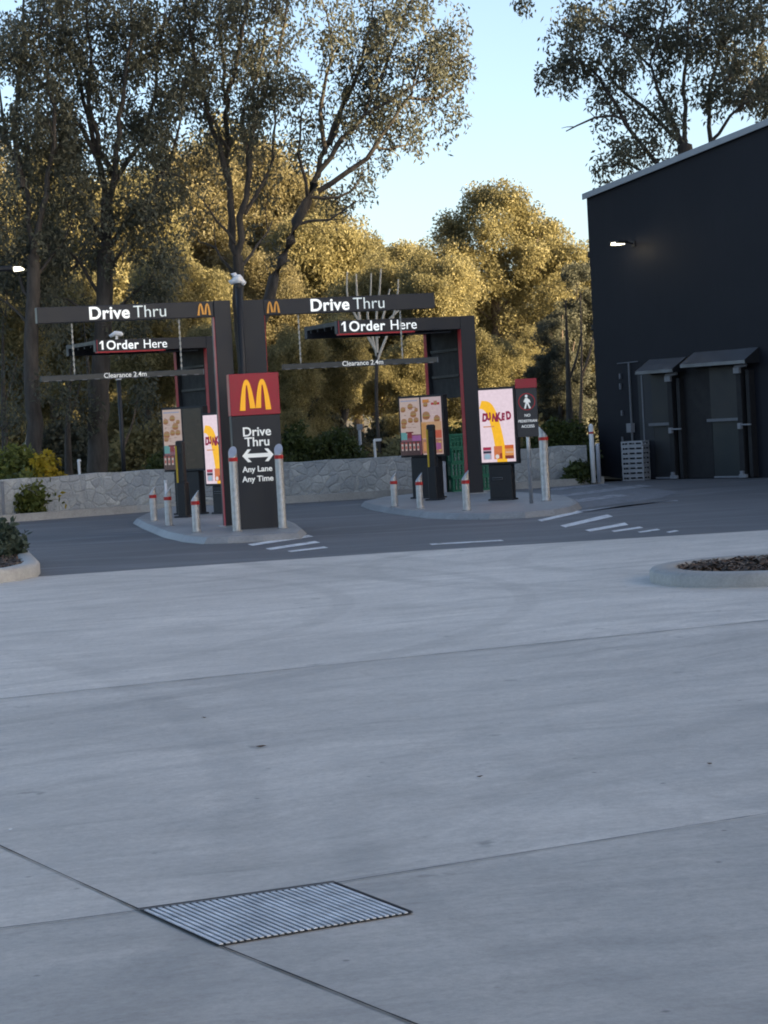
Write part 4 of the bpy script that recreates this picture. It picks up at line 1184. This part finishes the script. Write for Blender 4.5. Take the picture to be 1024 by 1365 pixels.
px_tree('gum_tree', 55.5, [(322, 640), (334, 520), (350, 430), (366, 370), (396, 297), (418, 244)],
        [[(418, 244), (440, 190), (462, 120), (490, 50), (503, -20)], [(418, 244), (470, 172), (520, 138), (572, 108), (622, 84)],
         [(424, 255), (468, 226), (500, 196), (520, 165), (545, 130), (560, 70), (575, 40)], [(434, 205), (430, 150), (442, 80), (432, 5)],
         [(410, 262), (400, 210), (408, 140)], [(500, 196), (532, 196), (552, 186)], [(412, 262), (452, 262), (478, 240), (480, 214)],
         [(480, 162), (508, 100), (535, 40), (555, -10)], [(440, 192), (470, 110), (520, 20), (530, -40)], [(545, 130), (590, 125), (622, 98)], [(396, 300), (440, 290), (470, 272)]],
        24, 'leaning gum tree with open crown reaching right against the sky', D, B,
        clusters=[(600, 85, 24, 8), (560, 115, 24, 8), (520, 30, 28, 9), (555, 15, 22, 6), (490, 150, 30, 10), (440, 180, 26, 8), (450, 60, 28, 8), (580, 55, 20, 5), (480, 95, 24, 6)],
        r_trunk=.17, leaf_from=.33, spacing=.42, hang=1.4, per=105, bare=(10,), sub_len=(.5, 1.3), clump=(.2, .42))
px_tree('gum_tree', 57, [(936, 470), (925, 300), (916, 215), (914, 195)],
        [[(914, 195), (890, 142), (866, 90), (842, 50), (822, 0)], [(914, 195), (914, 120), (920, 50), (926, -40)], [(914, 195), (878, 158), (840, 120), (806, 84), (766, 52)],
         [(922, 260), (875, 215), (836, 160), (800, 100), (766, 74), (724, 92)], [(922, 260), (946, 190), (946, 130), (962, 60), (976, -20)],
         [(946, 130), (982, 90), (1014, 60), (1040, 40)], [(946, 190), (990, 142), (1034, 112)], [(924, 270), (870, 235), (832, 215), (800, 222)],
         [(836, 160), (790, 156), (752, 176)], [(842, 50), (800, 30), (760, 30)], [(962, 60), (1000, 20), (1040, -20)], [(866, 90), (880, 30), (890, -30)], [(990, 142), (1010, 100), (1050, 90)]],
        25, 'open crowned gum tree rising behind the black building roof', D, B,
        clusters=[(760, 60, 34, 12), (735, 95, 22, 6), (790, 30, 36, 13), (860, 20, 40, 14), (900, 60, 36, 12), (930, 10, 45, 16), (980, 40, 45, 18), (1010, 90, 40, 16), (960, 110, 32, 10), (870, 170, 40, 16), (850, 200, 30, 10), (830, 80, 28, 7), (1000, 10, 45, 18), (1030, 140, 36, 14), (815, 215, 22, 6), (700, 0, 1, 0)],
        r_trunk=.27, leaf_from=.34, bare=(8,), size=(.15, .028), per=130, hang=1.3, spacing=.45)
# rounded sunlit gum in the middle
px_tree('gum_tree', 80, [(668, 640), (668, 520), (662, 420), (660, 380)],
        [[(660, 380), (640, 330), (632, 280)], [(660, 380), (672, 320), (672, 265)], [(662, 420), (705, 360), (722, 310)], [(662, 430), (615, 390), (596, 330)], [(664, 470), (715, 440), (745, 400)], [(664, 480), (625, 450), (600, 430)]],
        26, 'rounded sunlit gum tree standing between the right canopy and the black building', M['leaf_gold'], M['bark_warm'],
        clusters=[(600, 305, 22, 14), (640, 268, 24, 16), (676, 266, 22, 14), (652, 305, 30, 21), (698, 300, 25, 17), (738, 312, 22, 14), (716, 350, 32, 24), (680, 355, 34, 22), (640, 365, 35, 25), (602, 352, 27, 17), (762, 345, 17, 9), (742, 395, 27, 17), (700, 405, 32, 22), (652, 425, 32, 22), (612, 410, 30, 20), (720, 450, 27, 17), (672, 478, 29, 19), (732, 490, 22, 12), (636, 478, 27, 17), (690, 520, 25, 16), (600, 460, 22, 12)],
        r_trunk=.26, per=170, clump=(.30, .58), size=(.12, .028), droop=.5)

# generic bush trees, built once and copied
def proto(name, seed, h, w, leaf, bark, nl=9, per=165, **kw):
    rng = np.random.default_rng(seed)
    trunk = [(0, 0, -.3), (rng.uniform(-.2, .2), rng.uniform(-.2, .2), h * .22), (rng.uniform(-.3, .3), rng.uniform(-.3, .3), h * .42)]
    t = np.array(trunk[-1]); limbs = []; cl = []
    for k in range(nl):
        a = 2 * math.pi * k / nl + rng.uniform(-.4, .4); up = rng.uniform(.55, 1.0); out = rng.uniform(.3, 1.0) * w * (1.15 - .7 * (up - .55) / .45)
        s = np.array(trunk[1]) * (1 - .6) + t * .6 if k % 3 == 0 else t
        e = np.array([math.cos(a) * out, math.sin(a) * out, h * up]); mdl = s * .5 + e * .5 + np.array([0, 0, h * .05])
        limbs.append([tuple(s), tuple(mdl), tuple(e)]); cl.append((tuple(e * .98), rng.uniform(.7, 1.15), 9)); cl.append((tuple(mdl + rng.normal(size=3) * .5), rng.uniform(.6, 1.0), 7))
    for k in range(5):
        a = rng.uniform(0, 6.28); e = np.array([math.cos(a) * w * .8, math.sin(a) * w * .8, h * rng.uniform(.22, .5)]); s = np.array(trunk[1])
        limbs.append([tuple(s), tuple((s + e) / 2 + np.array([0, 0, .3])), tuple(e)]); cl.append((tuple(e), rng.uniform(.6, 1.0), 8))
    return make_tree(name, (0, 0, 0), trunk, limbs, seed, None, None, leaf, bark, cl, per=per, **kw)
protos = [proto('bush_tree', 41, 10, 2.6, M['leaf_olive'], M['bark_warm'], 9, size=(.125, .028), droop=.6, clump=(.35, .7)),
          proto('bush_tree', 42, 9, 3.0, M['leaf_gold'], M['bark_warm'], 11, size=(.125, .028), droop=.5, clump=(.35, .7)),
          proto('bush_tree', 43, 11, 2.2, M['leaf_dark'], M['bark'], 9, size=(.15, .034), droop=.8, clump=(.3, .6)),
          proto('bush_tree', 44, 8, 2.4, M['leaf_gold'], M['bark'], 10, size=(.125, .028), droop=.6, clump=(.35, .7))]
used = set()
def place_tree(k, px, ytop, Y, label, group=None, squash=1.0, rz=None, xw=None):
    p = protos[k]; hgt = [10, 9, 11, 8][k] * 1.06
    o = p if k not in used else copy_tree(p); used.add(k)
    hy = 560.5 + (512 - px) * math.tan(ROLL); top = CAMH + (hy - ytop) * Y / F
    x = P(px, hy, Y).x if xw is None else xw; zb = .30 + max(0, Y - 60) * .006
    s = (top - zb) / hgt
    o.location = (x, Y, zb); o.scale = (s * squash, s * squash, s); o.rotation_euler = (0, 0, rz if rz is not None else (px * .37 + Y) % 6.28)
    tag(o, label, 'tree', group)
    return o
LM = [(-40, 'at the far left edge'), (40, 'behind the green roadside shrub'), (110, 'left of the forked gum trunk'), (170, 'behind the short camera pole'), (230, 'behind the left order canopy'), (290, 'behind the left gantry post'),
      (350, 'behind the arrow pylon'), (410, 'behind the round hedge'), (470, 'behind the bleached dead branches'), (530, 'behind the lit double menu board'), (590, 'behind the right order canopy'),
      (650, 'behind the fry display'), (710, 'behind the no pedestrian sign'), (770, 'beside the black building corner'), (830, 'hidden behind the black building')]
def lm(px): return min(LM, key=lambda a: abs(a[0] - px))[1]
rows = [  # proto, px, ytop, Y, adjective
    (0, -30, 170, 76, 'tall sunlit olive gum'), (1, 45, 210, 84, 'broad golden gum'), (0, 105, 190, 92, 'high golden gum'), (3, 165, 240, 74, 'small sunlit gum'), (1, 225, 205, 88, 'broad golden gum'),
    (0, 285, 190, 80, 'tall sunlit olive gum'), (1, 345, 165, 90, 'round golden gum'), (0, 385, 190, 82, 'golden gum'), (3, 432, 285, 76, 'low sunlit gum'), (1, 480, 305, 96, 'far olive gum'),
    (3, 525, 320, 88, 'far low gum'), (0, 560, 325, 104, 'distant pale gum'), (1, 500, 345, 72, 'wide sunlit gum'), (3, 590, 340, 70, 'bushy sunlit gum'), (2, 766, 345, 66, 'dark narrow gum'), (0, 745, 330, 100, 'far golden gum'),
    (2, 745, 420, 60, 'low dark gum'), (1, 800, 330, 92, 'golden gum'), (3, 250, 330, 66, 'low golden gum'), (1, 80, 330, 68, 'wide golden gum'), (3, 10, 380, 62, 'low dense gum'), (0, 370, 330, 68, 'sunlit gum'),
    (3, 455, 420, 62, 'low bushy gum'), (3, 195, 400, 63, 'shady low gum'), (3, 655, 445, 66, 'low golden gum'), (1, 700, 440, 74, 'low wide golden gum'), (1, 555, 440, 64, 'low bushy gum'),
    (3, 395, 440, 60, 'shady low bushy gum'), (3, 300, 430, 61, 'low olive gum'), (0, 20, 220, 108, 'distant golden gum'), (1, 160, 230, 112, 'distant golden gum'), (1, 300, 220, 115, 'distant round gum'), (0, 420, 320, 120, 'distant gum'), (1, 620, 360, 118, 'distant gum'), (0, 690, 380, 122, 'distant gum')]
for (k, px, yt, Y, adj) in rows:
    place_tree(k, px, yt, Y, f'{adj} beyond the stone wall, {lm(px)}', 'bush trees beyond the stone wall')
# unseen gums added out of frame to the right to shade the near trees
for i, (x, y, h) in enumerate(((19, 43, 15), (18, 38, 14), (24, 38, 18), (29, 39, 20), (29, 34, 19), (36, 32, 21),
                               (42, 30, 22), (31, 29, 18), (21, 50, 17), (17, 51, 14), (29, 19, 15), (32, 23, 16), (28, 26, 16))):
    o = place_tree(2, 900, 560.5 - (h - 1.6) * F / y, y, 'added unseen gum tree shading the near trees from right of the black building', 'added shade gums right of the building', squash=1.15, xw=x)

# bleached dead branches behind the right beam
rng = np.random.default_rng(8)
db = P(500, 470, 58); base = Vector((db.x, 58, .3))
o = thing('dead_tree', base, 0, 'bleached dead tree with bare white branches behind the right Drive Thru beam', 'tree')
wd = Wood(); loc = lambda x, y, dy=0: tuple(P(x, y, 58) + Vector((0, dy, 0)) - base)
tk = Wood(); tk.tube(resample([(0, 0, -.2), loc(502, 540), loc(503, 470)], .4), .05, .04, 8); tk.build('trunk', M['bark'], o)
for pts in ([(503, 470), (480, 430), (464, 400), (463, 362)], [(503, 470), (502, 420), (506, 390), (508, 358)], [(503, 480), (522, 430), (530, 395), (531, 372)], [(503, 475), (490, 420), (494, 395), (495, 364)],
            [(506, 440), (530, 415), (545, 405)], [(480, 430), (476, 390), (475, 365)], [(504, 450), (514, 410), (520, 385)]):
    wd.tube(resample([loc(*p) for p in pts], .2), .042, .018, 5)
wd.build('branches', M['bark_white'], o)
# pale trunks among the scrub
for i, (px, Y, y0, y1, lean, mt, lab) in enumerate(((165, 55, 640, 540, -4, 'bark_warm', 'pale forked sapling trunk behind the short camera pole'), (26, 54, 640, 565, 12, 'bark_white', 'bent white branch above the green roadside shrub'),
        (10, 57, 650, 420, -6, 'bark', 'dark straight trunk at the far left above the shrub'), (92, 56, 640, 470, 5, 'bark', 'dark trunk between the shrub and the forked gum'), (120, 58, 640, 430, -8, 'bark', 'second dark trunk left of the short camera pole'),
        (770, 58, 600, 390, 4, 'bark_warm', 'warm toned trunk beside the black building corner'), (760, 56, 600, 400, -6, 'bark', 'dark trunk above the hedge by the building'), (745, 60, 600, 420, 5, 'bark_warm', 'reddish trunk behind the tall thick bollard'))):
    b = P(px, y0, Y); base = Vector((b.x, Y, .3)); o = thing('bare_trunk', base, 0, lab, 'tree trunk')
    wd = Wood(); rng = np.random.default_rng(i); top_ = P(px + lean, y1, Y) - base
    mid = Vector((b.x, Y, .3)) * 0 + top_ * .5 + Vector((rng.uniform(-.1, .1), 0, 0))
    wd.tube(resample([(0, 0, -.2), tuple(mid), tuple(top_)], .3), .13 if mt == 'bark' else .06, .012, 7)
    wd.tube(resample([tuple(mid), tuple(mid + Vector((.25, .1, .6))), tuple(mid + Vector((.4, .1, 1.2)))], .2), .04, .015, 5)
    wd.build('trunk', M[mt], o)

# ------------------------------------------------------------------ shrubs
def make_bush(name, base, seed, w, h, leaf, label, cat='shrub', n=60, size=(.12, .035), per=60, group=None, flat=1.0, droop=.1, clump=(.14, .26), core=None):
    rng = np.random.default_rng(seed); o = thing(name, base, 0, label, cat, group)
    wd = Wood(); cent = []; rad = []
    for k in range(n):
        a = rng.uniform(0, 6.28); r = w * math.sqrt(rng.uniform(0, 1)); t = r / w
        z = h * (1 - .75 * t ** 2) * rng.uniform(.45, 1)
        p = np.array([r * math.cos(a), r * math.sin(a) * flat, z]); 
        wd.tube(np.array([(p[0] * .2, p[1] * .2, 0), p * np.array([.6, .6, .55]), p]), .014, .004, 3)
        cent.append(p); rad.append(rng.uniform(*clump)); cent.append(p * np.array([.85, .85, .55])); rad.append(rng.uniform(*clump))
    wd.build('stems', M['bark'], o)
    cent = np.array(cent); rad = np.array(rad); cnt = np.maximum(8, (per * (rad / .2) ** 2 * rng.uniform(.5, 1.4, len(rad))).astype(int))
    v, f, t = leaves(cent, rad, cnt, rng, size, droop); mesh_np('foliage', v, f, leaf, o, t)
    return o
def bush_at(px, ytop, Y, wpx, leaf, seed, label, zb=.3, name='shrub', **kw):
    hy = 560.5 + (512 - px) * math.tan(ROLL); top = CAMH + (hy - ytop) * Y / F
    return make_bush(name, Vector((P(px, hy, Y).x, Y, zb)), seed, wpx / 2 * Y / F, top - zb, leaf, label, **kw)
LG = M['leaf_green']
bush_at(400, 572, 51.5, 80, LG, 61, 'rounded green hedge shrub over the wall, right beside the arrow pylon', n=110)
bush_at(445, 575, 52.0, 80, LG, 62, 'rounded green hedge shrub over the wall, left of the white marker post', n=110)
bush_at(750, 556, 51.0, 74, LG, 63, 'dense green hedge over the wall beside the black building', n=120)
bush_at(725, 574, 51.2, 50, LG, 64, 'small green hedge over the wall behind the tall thick bollard', n=60)
bush_at(22, 603, 47.3, 104, M['leaf_bright'], 65, 'big green shrub spilling over the stone wall at the left edge', n=160, zb=.2)
bush_at(60, 612, 46.5, 48, M['leaf_sunlit'], 66, 'shrub with painted sunlit yellow leaves over the stone wall at left', n=46, zb=.2)
bush_at(30, 632, 46.1, 74, M['leaf_bright'], 67, 'lower green shrub in front of the stone wall at left', n=90, zb=.13)
for i, (x, yt, w) in enumerate(((88, 668, 13), (106, 667, 12), (124, 664, 13), (141, 664, 11))):
    bush_at(x, yt, 46.75 + .08 * i, w, M['leaf_blue'], 70 + i, 'small dark plant at the foot of the stone wall, ' + ['nearest the left shrub', 'second from the left shrub', 'third from the left shrub', 'beside the short camera pole'][i], zb=.13, n=12, name='wall_plant', clump=(.06, .13), size=(.08, .022), group='plants at the foot of the wall')
bush_at(768, 622, 48.55, 20, LG, 75, 'small green weed tuft against the wall by the building', zb=.13, n=20, name='weed_tuft')
bush_at(215, 600, 52.5, 46, LG, 76, 'pale green shrub over the wall behind the left menu board', n=60)
for i, (px, Y, yt, w, lf) in enumerate(((-10, 60, 540, 120, 'leaf_gold'), (90, 61, 560, 100, 'leaf_dark'), (190, 60, 570, 90, 'leaf_gold'), (280, 60, 560, 90, 'leaf_dark'), (350, 59, 560, 90, 'leaf_gold'),
                                        (560, 58, 575, 90, 'leaf_gold'), (620, 57, 570, 90, 'leaf_green'), (690, 59, 560, 90, 'leaf_gold'), (520, 66, 560, 90, 'leaf_dark'), (430, 62, 545, 110, 'leaf_dark'), (780, 62, 530, 90, 'leaf_dark'))):
    bush_at(px, yt, Y, w, M[lf], 80 + i, f"{'olive' if lf == 'leaf_gold' else 'green' if lf == 'leaf_green' else 'dark'} scrub bush in the undergrowth {lm(px)}", n=80, size=(.16, .045), group='scrub in the undergrowth', clump=(.2, .4), per=50)

# marker posts behind the wall
for (px, yb, yt, Y, lab, w) in ((107, 640, 615, 50, 'short white marker post behind the stone wall at left', .03), (482, 612, 572, 53, 'grey marker post with a small box behind the wall', .035), (501, 612, 586, 53.5, 'white marker post with a side arm behind the wall', .03)):
    b = P(px, yb, Y); o = thing('marker_post', Vector((b.x, Y, .25)), 0, lab, 'post'); h = P(px, yt, Y).z - .25
    mb = MB(); mb.tube([(0, 0, -.1), (-.01, 0, h)], w, 8); mb.build('post', M['white_paint'] if px != 482 else M['galv_cap'], o)
    mb = MB()
    if px == 482: mb.bbox(-.07, .07, -.05, .05, h - .02, h + .12, .008)
    elif px == 501: mb.box(-.02, .16, -.02, .02, h - .04, h + .02)
    else: mb.tube([(0, 0, h), (0, 0, h + .05)], [.05, .03], 10)
    mb.build('post_head', M['fitting'] if px == 482 else M['white_paint'], o)
b = P(5, 680, 45.2); o = thing('fence_post', Vector((b.x, 45.2, .12)), 0, 'pale square post in front of the stone wall at the left edge', 'post')
mb = MB(); mb.bbox(-.03, .03, -.03, .03, -.05, .66, .005); mb.build('shaft', M['fitting'], o)
mb = MB(); mb.bbox(-.036, .036, -.036, .036, .661, .68, .004); mb.build('post_cap', M['fitting'], o)
# thin pole beside the left island bollard
b = G(223.5, 690, ISL); o = thing('vent_pipe', b, 0, 'thin pale pipe rising behind the second short bollard of the left island', 'pipe')
mb = MB(); mb.tube([(0, 0, -.02), (0, 0, .62)], .024, 10); mb.build('pipe', M['white_paint'], o, True)
mb = MB(); mb.tube([(0, 0, .62), (0, 0, .66)], .03, 10); mb.build('pipe_cap', M['white_paint'], o)

# street lamp reaching in at the left edge
Y = 42; hd = P(27, 359, Y)
pole_x = hd.x - 2.1
o = thing('street_lamp', Vector((pole_x, Y, .0)), 0, 'lit street lamp head reaching in at the left edge', 'street lamp')
zt_ = hd.z
mb = MB(); mb.tube([(0, 0, -.05), (0, 0, zt_ + .02)], [.08, .05], 12); mb.build('pole', M['black'], o, True)
mb = MB(); mb.tube([(0, 0, zt_), (1.75, 0, zt_ + .01)], .03, 8); mb.bbox(1.5, 1.98, -.12, .12, zt_ - .02, zt_ + .07, .02); mb.build('lamp_arm', M['black'], o)
mb = MB(); mb.tube([(1.985, 0, zt_ + .01), (2.10, 0, zt_ + .01), (2.17, 0, zt_ - .005)], [.045, .04, .012], 12); mb.build('lamp_lens', M['lamp'], o, True)

# ------------------------------------------------------------------ planters
def planter(outer, name, label, kerb_h, kw, kerbmat, z0=0.006):
    c = sum((Vector(p[:2]) for p in outer), Vector((0, 0))) / len(outer)
    o = thing(name, (c.x, c.y, z0), 0, label, 'planter')
    n = len(outer); out = [Vector(p[:2]) - c for p in outer]
    def inset(pl, d):
        res = []
        for i in range(n):
            a, b = pl[i - 1], pl[(i + 1) % n]; t = (b - a).normalized(); res.append(pl[i] + Vector((-t.y, t.x)) * d)
        return res
    rings = [(out, -.02), (out, kerb_h * .75), (inset(out, .02), kerb_h * .93), (inset(out, .06), kerb_h), (inset(out, kw - .02), kerb_h), (inset(out, kw), kerb_h - .02), (inset(out, kw), .0)]
    mb = MB(); v = [(p.x, p.y, z) for r, z in rings for p in r]; f = []
    for k in range(len(rings) - 1):
        for i in range(n):
            j = (i + 1) % n; f.append((k * n + i, k * n + j, (k + 1) * n + j, (k + 1) * n + i))
    mb.add(v, f); mb.build('kerb_ring', kerbmat, o, True)
    soil = inset(out, kw + .002)
    rng = random.Random(len(outer)); mb = MB()
    # mulch: many chips on a bed
    mb.add([(p.x, p.y, kerb_h - .035) for p in soil], [tuple(range(n))])
    xs_ = [p.x for p in soil]; ys_ = [p.y for p in soil]
    def inside(x, y):
        r = False
        for i in range(n):
            a, b = soil[i], soil[i - 1]
            if (a.y > y) != (b.y > y) and x < (b.x - a.x) * (y - a.y) / (b.y - a.y) + a.x: r = not r
        return r
    for _ in range(5200):
        x, y = rng.uniform(min(xs_), max(xs_)), rng.uniform(min(ys_), max(ys_))
        if not inside(x, y): continue
        L, w_ = rng.uniform(.012, .042), rng.uniform(.005, .013); a = rng.uniform(0, 3.14); tz = rng.uniform(-.5, .5); z = kerb_h - .03 + rng.uniform(0, .03)
        u = Vector((math.cos(a), math.sin(a), tz)) * L; s_ = Vector((-math.sin(a), math.cos(a), rng.uniform(-.6, .6))) * w_
        p = Vector((x, y, z)); mb.add([p - u - s_, p + u - s_, p + u + s_, p - u + s_], [(0, 1, 2, 3)], rng.choice((0, 0, 1, 2)))
    mb.build('mulch', [M['wood_dark'], M['mulch_a'], M['mulch_b']], o)
    return o
M['mulch_a'] = painted('bark chip', (.10, .062, .042), .9, .3, 20); M['mulch_b'] = painted('grey chip', (.15, .115, .09), .9, .3, 20)
# right planter: rounded end at the left, straight sides running out of frame
outer = []
for i in range(25):
    t = math.pi / 2 + math.pi * i / 24; cx_, cy_ = math.cos(t), math.sin(t)
    outer.append(Vector((3.62 + 1.24 * math.copysign(abs(cx_) ** .85, cx_) + .02 * cy_, 20.55 + 1.22 * math.copysign(abs(cy_) ** .9, cy_), 0)))
outer = [Vector((6.6, 21.5, 0)), Vector((5.2, 21.72, 0))] + outer + [Vector((5.2, 19.33, 0)), Vector((6.6, 19.5, 0))]
def ccw(pl):
    a = sum(pl[i - 1][0] * pl[i][1] - pl[i][0] * pl[i - 1][1] for i in range(len(pl))); return pl if a > 0 else pl[::-1]
pr = planter(ccw(outer), 'round_planter', 'rounded concrete kerb planter of dark mulch at the right edge', .125, .24, M['kerb_dark'], .008)
# left planter with shrub
k0 = [G(0, 778), G(30, 774), (G(50, 769)), G(54, 764.5), G(45, 755), G(36, 745)]
dl_ = Vector((-1, -.32, 0)).normalized()
outer = [k0[0] + dl_ * 3] + [k0[0], k0[1], k0[2], k0[3], k0[4], k0[5]] + [k0[5] + dl_ * 4]
pl_ = planter(ccw([Vector((p.x, p.y, 0)) for p in outer]), 'corner_planter', 'concrete kerb planter with mulch at the left edge', .16, .20, M['kerb'], .004)
lc = G(14, 757)
make_bush('planter_shrub', Vector((lc.x - .12, lc.y + .30, .13)), 91, .24, .44, M['leaf_blue'], 'low blue green shrub growing in the left kerb planter', n=46, size=(.10, .028), clump=(.08, .16), per=60)
make_bush('planter_shrub', Vector((lc.x - .55, lc.y + .5, .13)), 92, .38, .60, M['leaf_blue'], 'second blue green shrub in the left kerb planter, cut by the picture edge', n=46, size=(.10, .028), clump=(.08, .16), per=60)

# fallen leaves and grit on the forecourt
for k, (px, py, L, lab) in enumerate(((348, 997, .055, 'dry curled leaf lying on the concrete above the drain grate'), (14, 1108, .03, 'pale scrap of litter on the concrete at the left edge'), (272, 958, .035, 'small dry leaf on the concrete below the far joint line'), (640, 1037, .04, 'dark speck of bark on the concrete right of the centre'), (946, 1020, .04, 'dark bark chip on the concrete near the right edge'))):
    b = G(px, py, .009); o = thing('fallen_leaf', b, k * 1.3, lab, 'leaf')
    mb = MB(); n_ = 7; v = []
    for i in range(n_):
        t = i / (n_ - 1); w_ = L * .22 * math.sin(math.pi * min(max(t, .04), .96)); zz = .004 + L * .22 * abs(t - .45)
        v += [(L * (t - .5), -w_, zz + w_ * .5), (L * (t - .5), 0, zz), (L * (t - .5), w_, zz + w_ * .6)]
    f = []
    for i in range(n_ - 1):
        for j in range(2): q = i * 3 + j; f.append((q, q + 3, q + 4, q + 1))
    mb.add(v, f); mb.build('blade', M['mulch_a'] if k != 1 else M['white_paint'], o)
